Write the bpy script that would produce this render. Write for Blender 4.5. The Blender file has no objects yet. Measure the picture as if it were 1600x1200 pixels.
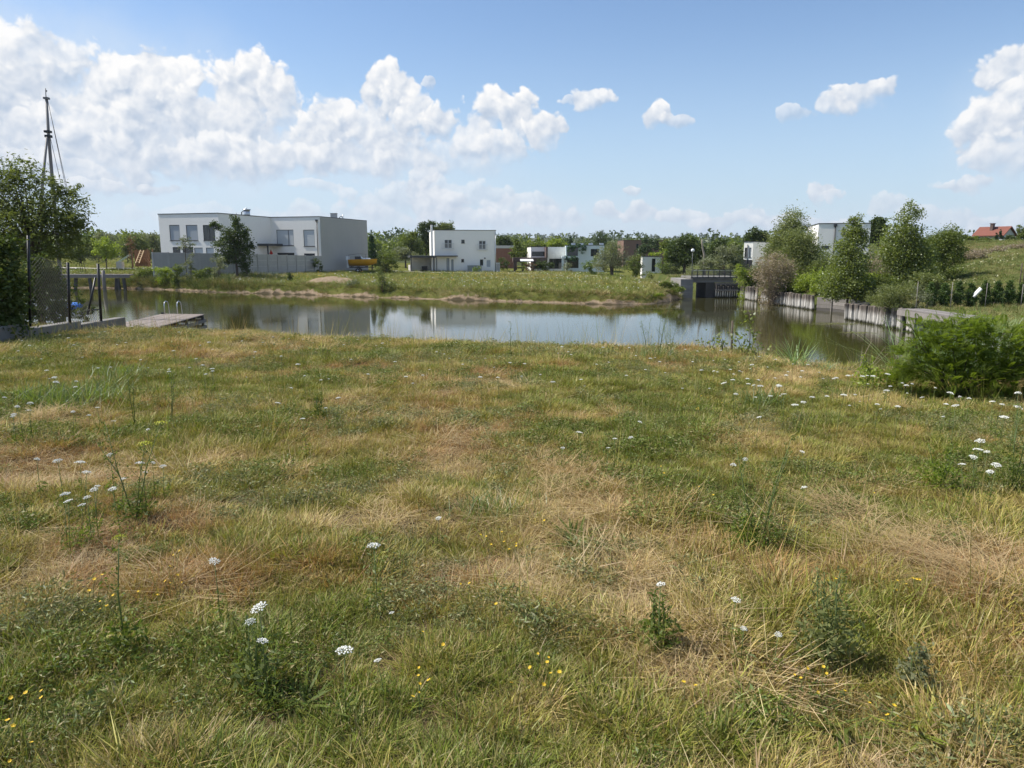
import bpy, bmesh, math, random
import numpy as np
from math import radians as R, sin, cos, pi, tan, atan, atan2, sqrt
from mathutils import Vector, Matrix
random.seed(7); rng = np.random.default_rng(7)
scene = bpy.context.scene
COL = scene.collection

# ------------------------------------------------------------------ camera
EYE = 1.65; FPX = 1150.0; HORIZ = 396.0
PITCH = atan((600 - HORIZ) / FPX)
cam_data = bpy.data.cameras.new('camera'); cam = bpy.data.objects.new('camera', cam_data); COL.objects.link(cam)
cam.location = (0, 0, EYE); cam.rotation_euler = (pi / 2 - PITCH, 0, 0)
cam_data.sensor_width = 36; cam_data.lens = 36 * FPX / 1600; cam_data.clip_start = 0.05; cam_data.clip_end = 20000
scene.camera = cam

def ray(px, py):                       # unit-depth viewing ray through a photograph pixel (1600 x 1200)
    x = (px - 800) / FPX; y = (600 - py) / FPX
    return Vector((x, cos(PITCH) + y * sin(PITCH), y * cos(PITCH) - sin(PITCH)))
def at(px, py, Y):                     # point at world distance Y seen at that pixel
    r = ray(px, py); return Vector((0, 0, EYE)) + r * (Y / r.y)
def on(px, py, z):                     # point at height z seen at that pixel
    r = ray(px, py); return Vector((0, 0, EYE)) + r * ((z - EYE) / r.z)
def zat(py, Y): return at(800, py, Y).z

# ------------------------------------------------------------------ light
SUN_AZ = R(-82); SUN_EL = R(52)        # azimuth from +Y, negative = to the left
scene.view_settings.view_transform = 'Standard'; scene.view_settings.look = 'None'
scene.view_settings.gamma = 1.0; scene.view_settings.use_curve_mapping = False
scene.view_settings.exposure = 0.45
cy = scene.cycles; cy.max_bounces = 5; cy.diffuse_bounces = 3; cy.glossy_bounces = 2; cy.transmission_bounces = 3; cy.transparent_max_bounces = 4
cy.caustics_reflective = False; cy.caustics_refractive = False; cy.use_adaptive_sampling = True; cy.adaptive_threshold = 0.015
sd = bpy.data.lights.new('sun', 'SUN'); sd.energy = 5.0; sd.angle = R(0.53); sd.color = (1.0, 0.945, 0.85)
sun = bpy.data.objects.new('sun', sd); COL.objects.link(sun)
sdir = Vector((sin(SUN_AZ) * cos(SUN_EL), cos(SUN_AZ) * cos(SUN_EL), sin(SUN_EL)))
sun.rotation_euler = sdir.to_track_quat('Z', 'Y').to_euler(); sun.location = (-40, 30, 60)

# ------------------------------------------------------------------ sky with clouds (world nodes)
world = bpy.data.worlds.new('World'); scene.world = world; world.use_nodes = True
wt = world.node_tree; wt.nodes.clear()
class NB:
    """small node-graph builder: sockets in, sockets out"""
    def __init__(s, tree): s.t = tree; s.n = tree.nodes; s.l = tree.links
    def put(s, sock, v):
        if isinstance(v, bpy.types.NodeSocket): s.l.new(v, sock)
        elif v is not None: sock.default_value = v
    def m(s, op, a, b=None, c=None, clamp=False):
        n = s.n.new('ShaderNodeMath'); n.operation = op; n.use_clamp = clamp
        s.put(n.inputs[0], a); s.put(n.inputs[1], b); s.put(n.inputs[2], c); return n.outputs[0]
    def v(s, op, a, b=None, c=None):
        n = s.n.new('ShaderNodeVectorMath'); n.operation = op
        s.put(n.inputs[0], a); s.put(n.inputs[1], b); s.put(n.inputs[2], c)
        return n.outputs['Value'] if op in ('LENGTH', 'DOT_PRODUCT', 'DISTANCE') else n.outputs[0]
    def noise(s, vec, scale, detail=4, rough=0.5, dist=0.0, color=False, lac=2.0):
        n = s.n.new('ShaderNodeTexNoise'); s.put(n.inputs['Vector'], vec); s.put(n.inputs['Scale'], scale)
        n.inputs['Detail'].default_value = detail; n.inputs['Roughness'].default_value = rough
        n.inputs['Distortion'].default_value = dist; n.inputs['Lacunarity'].default_value = lac
        return n.outputs['Color' if color else 0]
    def voro(s, vec, scale, detail=0, rough=0.5, smooth=None, rnd=1.0):
        n = s.n.new('ShaderNodeTexVoronoi'); s.put(n.inputs['Vector'], vec); n.inputs['Scale'].default_value = scale
        n.feature = 'SMOOTH_F1' if smooth else 'F1'
        if smooth: n.inputs['Smoothness'].default_value = smooth
        n.inputs['Detail'].default_value = detail; n.inputs['Roughness'].default_value = rough; n.inputs['Randomness'].default_value = rnd
        return n.outputs['Distance']
    def ramp(s, x, lo, hi, a=0.0, b=1.0, kind='SMOOTHSTEP'):
        n = s.n.new('ShaderNodeMapRange'); n.interpolation_type = kind; n.clamp = True if kind == 'LINEAR' else n.clamp
        s.put(n.inputs[0], x); s.put(n.inputs[1], lo); s.put(n.inputs[2], hi); s.put(n.inputs[3], a); s.put(n.inputs[4], b)
        return n.outputs[0]
    def mix(s, f, a, b, mode='MIX'):
        n = s.n.new('ShaderNodeMix'); n.data_type = 'RGBA'; n.blend_type = mode
        s.put(n.inputs[0], f); s.put(n.inputs[6], rgb(a) if not isinstance(a, bpy.types.NodeSocket) else a)
        s.put(n.inputs[7], rgb(b) if not isinstance(b, bpy.types.NodeSocket) else b); return n.outputs[2]
    def sep(s, v):
        n = s.n.new('ShaderNodeSeparateXYZ'); s.put(n.inputs[0], v); return n.outputs
    def comb(s, x, y, z):
        n = s.n.new('ShaderNodeCombineXYZ'); s.put(n.inputs[0], x); s.put(n.inputs[1], y); s.put(n.inputs[2], z); return n.outputs[0]
def rgb(c): return tuple(c) + (1.0,) if len(c) == 3 else tuple(c)

w = NB(wt)
sky = wt.nodes.new('ShaderNodeTexSky'); sky.sky_type = 'NISHITA'; sky.sun_disc = False
sky.sun_elevation = SUN_EL; sky.sun_rotation = SUN_AZ; sky.altitude = 100
sky.air_density = 1.0; sky.dust_density = 0.55; sky.ozone_density = 1.6
D = wt.nodes.new('ShaderNodeTexCoord').outputs['Generated']
dx, dy, dz = w.sep(D)
az = w.m('ARCTAN2', dx, dy); el = w.m('ARCSINE', dz)
P = w.comb(az, el, 0.0)
def azel(px, py):
    r = ray(px, py).normalized(); return atan2(r.x, r.y), math.asin(r.z)
SKY_STR = 0.100
def scaled(v, k):
    o = w.v('SCALE', v); o.node.inputs['Scale'].default_value = k; return o
skyc = scaled(sky.outputs[0], SKY_STR)
skyc = w.mix(1.0, skyc, (1.0, 1.07, 1.15), 'MULTIPLY')
skyc = w.mix(w.ramp(el, R(-2), R(18), 0.80, 0.0), skyc, (0.405, 0.51, 0.63))            # pale air towards the skyline
# fair-weather clouds all round, outside the part of the sky the photograph shows
far_n = w.noise(D, 3.2, 4, 0.55)
side = w.ramp(w.m('ABSOLUTE', az), R(44), R(60)); up = w.ramp(el, R(27), R(40))
fa = w.m('MULTIPLY', w.ramp(far_n, 0.54, 0.68), w.m('MAXIMUM', side, up))
plain = w.mix(fa, skyc, (0.86, 0.89, 0.93))
# the cumulus bank and the small puffs, back to front: photograph centre, radii, strength
CLOUDS = [
 (60,215,240,110,.65),(330,225,220,85,.7),(560,235,170,62,.65),(740,235,130,44,.5),(560,345,150,26,.5),(330,340,160,22,.35),(620,315,90,34,.6),(730,310,90,30,.55),(820,325,90,26,.6),(760,345,110,26,.75),(860,342,70,24,.75),(948,328,34,18,.8),(1000,330,34,22,.8),(1070,338,60,18,.75),(1150,346,90,16,.7),(1250,349,90,16,.7),
 (1385,324,38,20,.6),(1470,342,64,18,.6),(1570,346,64,18,.6),(688,325,60,30,.75),(655,288,26,34,.75),
 (-60,160,190,120,.9),(70,120,130,66,.85),(180,140,100,66,.95),(255,150,80,72,1.),(390,160,86,70,1.),(330,190,70,64,.9),(445,170,48,56,.9),
 (120,250,150,50,.55),(420,250,150,42,.55),(620,250,90,40,.55),(60,215,70,52,.8),(150,205,70,48,.8),(510,205,74,64,.95),(590,215,70,60,.9),(590,132,32,46,1.),(622,150,36,38,1.),(650,180,40,42,.95),(690,192,38,44,.95),(671,131,16,11,.7),
 (540,250,90,36,.6),(770,180,46,42,1.),(815,190,56,46,1.),(855,205,42,38,1.),(735,215,44,40,.8),(790,225,70,26,.7),
 (325,240,60,38,.9),(400,240,54,30,.95),(300,175,46,42,.8),(190,240,50,30,.75),(110,270,60,22,.65),(30,260,60,26,.6),(140,294,50,14,.7),
 (262,294,44,12,.7),(225,290,18,10,.6),(500,298,50,11,.55),(470,240,40,20,.6),
 (930,152,32,26,.9),(898,154,16,9,.6),(1030,190,27,24,.95),(1062,194,30,14,.7),(1345,146,46,22,.9),(1308,160,30,18,.8),(1240,178,30,14,.55),
 (1284,300,25,18,.85),(1300,306,18,10,.7),(995,295,24,8,.75),(1580,110,54,48,.95),(1600,165,70,52,.9),(1545,205,52,46,.95),(1590,240,80,40,.8),(1515,286,42,13,.8)]
warp = w.v('MULTIPLY', w.v('SUBTRACT', w.noise(D, 13.0, 4, 0.6, color=True), (0.5, 0.5, 0.5)), (0.062, 0.055, 0.0))
Pw = w.v('ADD', P, warp)
def puff(d):
    n1 = w.noise(d, 16.0, 7, 0.62)
    v1 = w.voro(w.v('MULTIPLY_ADD', w.noise(d, 30.0, 2, 0.5, color=True), (0.03, 0.03, 0.03), d), 25.0, 2.5, 0.6)
    return w.m('MULTIPLY_ADD', w.m('SUBTRACT', n1, 0.5), 1.5, w.m('MULTIPLY', w.m('SUBTRACT', 0.40, v1), 0.9))
pf = puff(D)
pf2 = puff(w.v('ADD', D, (-0.006, 0.0, 0.009)))          # the same relief a step towards the sun
relief = w.m('MULTIPLY_ADD', w.m('SUBTRACT', pf, pf2), 0.85, 0.47)
pfe = w.m('MULTIPLY_ADD', pf, 0.62, 1.24)
pfb = w.m('MULTIPLY_ADD', pf, 0.35, 1.1)
veil_d = None                                                    # thin white veil round the big bank
for (x, y, rx, ry, k) in [(20,140,400,140,1.0),(280,240,520,110,0.95),(640,280,260,80,0.55),(760,345,460,60,0.8),(150,345,420,50,0.75),(1560,210,90,110,0.5),(1300,350,420,36,0.55)]:
    a, e = azel(x, y); sx = FPX / rx; sy = FPX / ry
    d = w.v('LENGTH', w.v('MULTIPLY_ADD', Pw, (sx, sy, 0), (-a * sx, -e * sy, 0)))
    g = w.m('MULTIPLY', w.ramp(d, 0.2, 1.1, 1.0, 0.0), k)
    veil_d = g if veil_d is None else w.m('MAXIMUM', veil_d, g)
veil = w.m('MULTIPLY', veil_d, w.ramp(w.noise(D, 9.0, 5, 0.6), 0.25, 0.75, 0.35, 0.95))
cloudy = w.mix(veil, skyc, (0.50, 0.575, 0.665))
low = w.ramp(el, R(0.5), R(11.0))                                # the lower clouds sit in more air
shade_c = w.mix(low, (0.40, 0.46, 0.55), (0.365, 0.435, 0.54)); light_c = w.mix(low, (0.60, 0.63, 0.675), (0.74, 0.735, 0.73))
for (x, y, rx, ry, k) in CLOUDS:
    a, e = azel(x, y); sx = FPX / rx; sy = FPX / ry
    q = w.v('MULTIPLY_ADD', Pw, (sx, sy, 0), (-a * sx, -e * sy, 0))
    f = w.m('SUBTRACT', pfe, w.v('LENGTH', q))
    t = w.v('DOT_PRODUCT', q, (-0.32, 0.92, 0))
    al = w.m('MULTIPLY', w.m('MULTIPLY', w.ramp(f, 0.0, 0.20), k), w.ramp(w.m('ADD', t, pfb), 0.0, 0.75))
    li = w.m('MULTIPLY_ADD', t, 0.55, relief, clamp=True)
    cloudy = w.mix(al, cloudy, w.mix(li, shade_c, light_c))
window = w.m('MULTIPLY', w.m('MULTIPLY', w.m('LESS_THAN', el, R(25)), w.m('GREATER_THAN', el, R(-2))), w.m('LESS_THAN', w.m('ABSOLUTE', az), R(43)))
bg0 = wt.nodes.new('ShaderNodeBackground'); wt.links.new(plain, bg0.inputs[0])
bg1 = wt.nodes.new('ShaderNodeBackground'); wt.links.new(cloudy, bg1.inputs[0])
ms = wt.nodes.new('ShaderNodeMixShader'); wt.links.new(window, ms.inputs[0]); wt.links.new(bg0.outputs[0], ms.inputs[1]); wt.links.new(bg1.outputs[0], ms.inputs[2])
out = wt.nodes.new('ShaderNodeOutputWorld'); wt.links.new(ms.outputs[0], out.inputs[0])

# ------------------------------------------------------------------ helpers
def tag(o, label=None, cat=None, group=None, kind=None):
    for k, v in (('label', label), ('category', cat), ('group', group), ('kind', kind)):
        if v: o[k] = v
    return o
def empty(name, loc, rz=0.0, label=None, cat=None, group=None):
    o = bpy.data.objects.new(name, None); COL.objects.link(o); o.empty_display_size = 0.3
    o.location = loc; o.rotation_euler = (0, 0, rz); return tag(o, label, cat, group)
def np_mesh(name, V, Fl, smooth=False, tris=None):
    """mesh from arrays: V (n,3), Fl (m,4) quads and/or tris (k,3)"""
    me = bpy.data.meshes.new(name); V = np.asarray(V, np.float32)
    q = np.asarray(Fl, np.int32).reshape(-1, 4) if Fl is not None and len(Fl) else np.zeros((0, 4), np.int32)
    t = np.asarray(tris, np.int32).reshape(-1, 3) if tris is not None and len(tris) else np.zeros((0, 3), np.int32)
    me.vertices.add(len(V)); me.vertices.foreach_set('co', V.ravel())
    idx = np.concatenate([q.ravel(), t.ravel()]); nf = len(q) + len(t)
    me.loops.add(len(idx)); me.loops.foreach_set('vertex_index', idx)
    me.polygons.add(nf)
    st = np.concatenate([np.arange(len(q)) * 4, len(q) * 4 + np.arange(len(t)) * 3]).astype(np.int32)
    me.polygons.foreach_set('loop_start', st)
    if smooth: me.polygons.foreach_set('use_smooth', np.ones(nf, bool))
    me.update(calc_edges=True); return me
def link(name, me, mat=None, parent=None):
    o = bpy.data.objects.new(name, me); COL.objects.link(o)
    if mat is not None and not len(me.materials): me.materials.append(mat)
    if parent is not None: o.parent = parent
    return o
def copy_tree(o, parent=None):
    c = o.copy(); COL.objects.link(c)
    if parent is not None: c.parent = parent
    for ch in o.children: copy_tree(ch, c)
    return c
def top_of(o):
    while o.parent: o = o.parent
    return o
class MB:
    """collects boxes, tubes and polygons in world space; build() links them as one mesh"""
    def __init__(s): s.v = []; s.f = []; s.sm = []
    def add(s, vs, fs, smooth=False):
        b = len(s.v); s.v += [tuple(v) for v in vs]
        for f in fs: s.f.append([b + i for i in f]); s.sm.append(smooth)
        return s
    def box(s, x0, x1, y0, y1, z0, z1, M=None):
        vs = [Vector((x, y, z)) for z in (z0, z1) for y in (y0, y1) for x in (x0, x1)]
        if M is not None: vs = [M @ v for v in vs]
        return s.add(vs, [(0, 2, 3, 1), (4, 5, 7, 6), (0, 1, 5, 4), (1, 3, 7, 5), (3, 2, 6, 7), (2, 0, 4, 6)])
    def bar(s, a, b, wd, h, up=(0, 0, 1)):
        """square bar from a to b, wd wide, h high"""
        a = Vector(a); b = Vector(b); d = (b - a).normalized(); upv = Vector(up)
        sv = d.cross(upv)
        if sv.length < 1e-4: sv = d.cross(Vector((1, 0, 0)))
        sv.normalize(); u = sv.cross(d).normalized(); sv *= wd / 2; u *= h / 2
        vs = [a - sv - u, a + sv - u, a + sv + u, a - sv + u, b - sv - u, b + sv - u, b + sv + u, b - sv + u]
        return s.add(vs, [(3, 2, 1, 0), (4, 5, 6, 7), (0, 1, 5, 4), (1, 2, 6, 5), (2, 3, 7, 6), (3, 0, 4, 7)])
    def tube(s, pts, radii, n=6, cap=True, smooth=True):
        pts = [Vector(p) for p in pts]
        if not hasattr(radii, '__len__'): radii = [radii] * len(pts)
        rings = []; ref = Vector((0.37, 0.21, 0.9)).normalized()
        for i, p in enumerate(pts):
            d = (pts[min(i + 1, len(pts) - 1)] - pts[max(i - 1, 0)])
            d = d.normalized() if d.length > 1e-9 else Vector((0, 0, 1))
            a = d.cross(ref)
            if a.length < 0.05: a = d.cross(Vector((1, 0, 0)))
            a.normalize(); b = d.cross(a)
            rings.append([p + (a * cos(2 * pi * k / n) + b * sin(2 * pi * k / n)) * radii[i] for k in range(n)])
        vs = [v for r in rings for v in r]; fs = []
        for i in range(len(pts) - 1):
            for k in range(n):
                fs.append((i * n + k, i * n + (k + 1) % n, (i + 1) * n + (k + 1) % n, (i + 1) * n + k))
        if cap: fs += [tuple(range(n))[::-1], tuple((len(pts) - 1) * n + k for k in range(n))]
        return s.add(vs, fs, smooth)
    def prism(s, poly, z0, z1, M=None):
        n = len(poly); vs = [Vector((p[0], p[1], z0)) for p in poly] + [Vector((p[0], p[1], z1)) for p in poly]
        if M is not None: vs = [M @ v for v in vs]
        return s.add(vs, [tuple(range(n))[::-1], tuple(range(n, 2 * n))] + [(i, (i + 1) % n, n + (i + 1) % n, n + i) for i in range(n)])
    def mesh(s, name, M=None):
        me = bpy.data.meshes.new(name)
        vs = s.v if M is None else [tuple(M @ Vector(v)) for v in s.v]
        me.from_pydata(vs, [], s.f); me.polygons.foreach_set('use_smooth', s.sm); me.update(); return me
    def build(s, name, mat, parent=None, bevel=0.0):
        M = None
        if parent is not None:
            chain = parent; Mw = Matrix.Identity(4)
            while chain is not None: Mw = Matrix.LocRotScale(chain.location, chain.rotation_euler, chain.scale) @ Mw; chain = chain.parent
            M = Mw.inverted()
        me = s.mesh(name, M)
        if bevel:
            bm = bmesh.new(); bm.from_mesh(me)
            bmesh.ops.bevel(bm, geom=list(bm.edges), offset=bevel, segments=1, affect='EDGES', clamp_overlap=True)
            bm.to_mesh(me); bm.free()
        return link(name, me, mat, parent)

# value noise for terrain and scatter
_H = rng.random((256, 256)).astype(np.float32)
def vnoise(x, y, s=1.0, o=0):
    x = np.asarray(x, float) * s + 17.3 * o; y = np.asarray(y, float) * s + 9.1 * o
    xi = np.floor(x).astype(int); yi = np.floor(y).astype(int); fx = x - xi; fy = y - yi
    fx = fx * fx * (3 - 2 * fx); fy = fy * fy * (3 - 2 * fy)
    g = lambda a, b: _H[a & 255, b & 255]
    return (g(xi, yi) * (1 - fx) + g(xi + 1, yi) * fx) * (1 - fy) + (g(xi, yi + 1) * (1 - fx) + g(xi + 1, yi + 1) * fx) * fy
def fbm(x, y, s=1.0, oct=4, o=0):
    a = 0; k = 0.5; t = 0
    for i in range(oct): a = a + k * vnoise(x, y, s * 2 ** i, o + i); t += k; k *= 0.5
    return a / t
def sstep(x, a, b):
    t = np.clip((np.asarray(x, float) - a) / (b - a), 0, 1); return t * t * (3 - 2 * t)

# ------------------------------------------------------------------ materials
def new_mat(name):
    m = bpy.data.materials.new(name); m.use_nodes = True; t = m.node_tree; t.nodes.clear()
    b = NB(t); o = t.nodes.new('ShaderNodeOutputMaterial'); return m, b, o
def wpos(b): return b.n.new('ShaderNodeNewGeometry').outputs['Position']
def opos(b): return b.n.new('ShaderNodeTexCoord').outputs['Object']
def surf(name, c, rough=0.8, var=0.18, scale=1.5, stretch=(1, 1, 1), bump=0.0, bscale=None, metal=0.0, spec=0.4, c2=None, obj=False, island=0.0, streak=0.0):
    """painted, plastered, wooden or metal surface: base colour broken up by two noises, with fine relief"""
    m, b, o = new_mat(name); p = opos(b) if obj else wpos(b); ps = b.v('MULTIPLY', p, stretch)
    n = b.noise(ps, scale, 5, 0.6); n2 = b.noise(ps, scale * 9, 3, 0.6)
    k = b.m('ADD', b.m('MULTIPLY', b.m('SUBTRACT', n, 0.5), 2 * var), b.m('MULTIPLY', b.m('SUBTRACT', n2, 0.5), var))
    k = b.m('ADD', 1.0, k)
    if island:
        r = b.n.new('ShaderNodeObjectInfo').outputs['Random']
        k = b.m('MULTIPLY', k, b.ramp(r, 0, 1, 1 - island, 1 + island, 'LINEAR'))
    col = b.mix(b.ramp(n, 0.35, 0.7), c, c2) if c2 else None
    colk = b.v('SCALE', col if col else rgb(c)[:3]); b.put(colk.node.inputs['Scale'], k)
    if streak:
        sn = b.noise(b.v('MULTIPLY', p, (3.0, 3.0, 0.18)), 1.0, 4, 0.6)
        colk = b.mix(b.m('MULTIPLY', b.ramp(sn, 0.5, 0.8), streak), colk, tuple(x * 0.6 for x in c[:3]))
    pr = b.n.new('ShaderNodeBsdfPrincipled'); b.put(pr.inputs['Base Color'], colk); b.put(pr.inputs['Roughness'], rough)
    pr.inputs['Metallic'].default_value = metal; pr.inputs['Specular IOR Level'].default_value = spec
    if bump:
        bp = b.n.new('ShaderNodeBump'); bp.inputs['Strength'].default_value = bump; bp.inputs['Distance'].default_value = 0.02
        b.put(bp.inputs['Height'], b.noise(ps, bscale or scale * 6, 4, 0.6)); b.l.new(bp.outputs[0], pr.inputs['Normal'])
    b.l.new(pr.outputs[0], o.inputs[0]); return m
def leafmat(name, c1, c2, trans=0.45, gloss=0.02, nscale=0.6):
    """leaf: each leaf its own shade between two greens, light shining through"""
    m, b, o = new_mat(name); g = b.n.new('ShaderNodeNewGeometry')
    f = b.m('MULTIPLY_ADD', g.outputs['Random Per Island'], 0.75, b.m('MULTIPLY', b.noise(g.outputs['Position'], nscale, 2), 0.3), clamp=True)
    col = b.mix(f, c1, c2)
    d = b.n.new('ShaderNodeBsdfDiffuse'); b.l.new(col, d.inputs[0])
    t = b.n.new('ShaderNodeBsdfTranslucent'); b.l.new(b.mix(1.0, col, (1.25, 1.3, 0.65), 'MULTIPLY'), t.inputs[0])
    ms = b.n.new('ShaderNodeMixShader'); ms.inputs[0].default_value = trans; b.l.new(d.outputs[0], ms.inputs[1]); b.l.new(t.outputs[0], ms.inputs[2])
    gl = b.n.new('ShaderNodeBsdfGlossy'); gl.inputs['Roughness'].default_value = 0.45; gl.inputs[0].default_value = (0.8, 0.85, 0.9, 1)
    m2 = b.n.new('ShaderNodeMixShader'); m2.inputs[0].default_value = gloss; b.l.new(ms.outputs[0], m2.inputs[1]); b.l.new(gl.outputs[0], m2.inputs[2])
    b.l.new(m2.outputs[0], o.inputs[0]); return m

M_WHITE = surf('white_render', (0.84, 0.815, 0.77), 0.85, 0.04, 0.5, bump=0.15, bscale=30, streak=0.10)
M_GREYR = surf('grey_plaster', (0.40, 0.385, 0.365), 0.9, 0.08, 0.35, bump=0.25, bscale=20, streak=0.14)
M_TEALW = surf('cool_white_render', (0.62, 0.68, 0.68), 0.8, 0.05, 0.6, bump=0.1, bscale=30, streak=0.1)
M_ANTH = surf('anthracite_metal', (0.045, 0.047, 0.052), 0.5, 0.1, 3)
M_DARK = surf('dark_opening', (0.02, 0.02, 0.022), 0.6, 0.1, 3)
M_BRICKC = surf('brown_cladding', (0.11, 0.075, 0.065), 0.8, 0.15, 2)
M_BRICK = surf('red_brick_wall', (0.24, 0.115, 0.08), 0.9, 0.22, 4, bump=0.3)
M_CONC = surf('concrete', (0.19, 0.18, 0.165), 0.9, 0.14, 1.2, bump=0.3, bscale=25, streak=0.25, island=0.06)
M_CONCL = surf('pale_concrete', (0.50, 0.48, 0.45), 0.9, 0.12, 1.5, bump=0.3, bscale=25)
M_WOOD = surf('weathered_wood', (0.21, 0.175, 0.15), 0.85, 0.3, 3.0, (1, 1, 1), bump=0.4, bscale=30, island=0.2)
M_WOODG = surf('grey_driftwood', (0.20, 0.18, 0.165), 0.85, 0.35, 2.5, (3, 3, 0.5), bump=0.6, bscale=12, island=0.22)
M_PILE = surf('whitened_timber', (0.40, 0.37, 0.335), 0.85, 0.45, 2.2, (2, 2, 0.6), bump=0.7, bscale=8, c2=(0.12, 0.105, 0.095), island=0.25)
M_PLANKD = surf('dark_wet_plank', (0.08, 0.072, 0.065), 0.8, 0.3, 2, (1, 1, 3), bump=0.5, island=0.2)
M_ORANGE = surf('orange_stained_wood', (0.25, 0.125, 0.06), 0.7, 0.2, 3)
M_PINE = surf('pale_pine_wood', (0.58, 0.42, 0.25), 0.7, 0.15, 3)
M_STEEL = surf('galvanised_steel', (0.55, 0.56, 0.57), 0.35, 0.1, 5, metal=0.9)
M_BLACK = surf('black_coated_steel', (0.013, 0.014, 0.015), 0.45, 0.2, 6)
M_WIRE = surf('dull_black_wire', (0.012, 0.012, 0.013), 0.6, 0.1, 6, spec=0.2)
M_FENCE = surf('pale_grey_concrete', (0.40, 0.385, 0.365), 0.9, 0.14, 1.2, bump=0.3, bscale=25, streak=0.25, island=0.06)
M_WOODM = surf('aged_dark_timber', (0.25, 0.235, 0.22), 0.85, 0.35, 2, (1, 1, 2), bump=0.5, island=0.2)
M_MAST = surf('grey_mast', (0.20, 0.195, 0.19), 0.6, 0.15, 2, (1, 1, 0.3))
M_YELLOW = surf('yellow_gelcoat', (0.62, 0.30, 0.025), 0.35, 0.08, 1.5)
M_WHITEP = surf('white_plastic', (0.75, 0.76, 0.77), 0.4, 0.06, 2)
M_BLUE = surf('blue_tarpaulin', (0.035, 0.16, 0.50), 0.5, 0.15, 3)
M_TILE = surf('red_roof_tile', (0.18, 0.065, 0.045), 0.85, 0.2, 3, bump=0.5)
M_PATH = surf('pale_gravel_path', (0.46, 0.43, 0.38), 0.95, 0.15, 1.0, bump=0.3)
M_BARK = surf('bark', (0.10, 0.078, 0.06), 0.95, 0.3, 4, (3, 3, 0.6), bump=0.8)
M_BARKL = surf('pale_bark', (0.22, 0.19, 0.16), 0.95, 0.3, 4, (3, 3, 0.6), bump=0.6)
M_TWIG = surf('dry_twig', (0.26, 0.185, 0.135), 0.95, 0.25, 4)
M_SLIDE = surf('pale_green_plastic', (0.42, 0.52, 0.48), 0.4, 0.08, 2)
M_RED = surf('red_cloth', (0.42, 0.03, 0.02), 0.8, 0.1, 2)
def glassmat(name, tint, rough=0.06):
    m, b, o = new_mat(name); pr = b.n.new('ShaderNodeBsdfPrincipled'); pr.inputs['Base Color'].default_value = rgb(tint)
    pr.inputs['Roughness'].default_value = rough; pr.inputs['IOR'].default_value = 1.5; pr.inputs['Specular IOR Level'].default_value = 0.7
    b.l.new(pr.outputs[0], o.inputs[0]); return m
M_GLASS = glassmat('dark_window_glass', (0.018, 0.022, 0.026))
M_BLIND = surf('lowered_grey_blind', (0.36, 0.39, 0.42), 0.55, 0.05, 1.0, (0.5, 0.5, 24), bump=0.25, bscale=1.0)
M_BLINDW = surf('pale_blind', (0.50, 0.53, 0.55), 0.55, 0.05, 1.0, (0.5, 0.5, 24), bump=0.25, bscale=1.0)

LF = {
 'olive': leafmat('olive_leaf', (.082, .108, .03), (.18, .205, .07), 0.42),
 'willow': leafmat('willow_leaf', (.118, .148, .045), (.25, .27, .105), 0.42),
 'poplar': leafmat('poplar_leaf', (.115, .155, .028), (.235, .265, .065), 0.5, 0.045),
 'dark': leafmat('dark_leaf', (.04, .066, .016), (.10, .13, .034), 0.3),
 'mid': leafmat('mid_green_leaf', (.082, .118, .022), (.185, .215, .05), 0.42),
 'lime': leafmat('yellow_green_leaf', (.17, .225, .03), (.30, .36, .06), 0.45),
 'grey': leafmat('grey_green_leaf', (0.138, 0.156, 0.088), (0.25, 0.263, 0.163), 0.35),
 'conifer': leafmat('conifer_needles', (0.018, 0.048, 0.021), (0.051, 0.09, 0.033), 0.2),
 'thuja': leafmat('thuja_spray', (.045, .085, .018), (.10, .15, .034), 0.25),
 'pine': leafmat('pine_needles', (0.046, 0.078, 0.034), (0.101, 0.132, 0.054), 0.25),
 'dry': leafmat('dry_brown_leaf', (.24, .19, .14), (.38, .31, .235), 0.35),
 'purple': leafmat('bronze_leaf', (0.109, 0.062, 0.046), (0.217, 0.132, 0.078), 0.35),
 'tamarisk': leafmat('bright_feathery_leaf', (.10, .158, .018), (.205, .255, .036), 0.5, 0.012),
 'reed': leafmat('reed_blade', (0.12, 0.232, 0.078), (0.31, 0.388, 0.155), 0.4, 0.05),
 'hazel': leafmat('hedge_leaf', (0.078, 0.132, 0.031), (0.202, 0.264, 0.054), 0.45, 0.05),
 'hang': leafmat('trailing_plant_leaf', (0.031, 0.078, 0.039), (0.078, 0.139, 0.062), 0.3),
}

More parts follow.
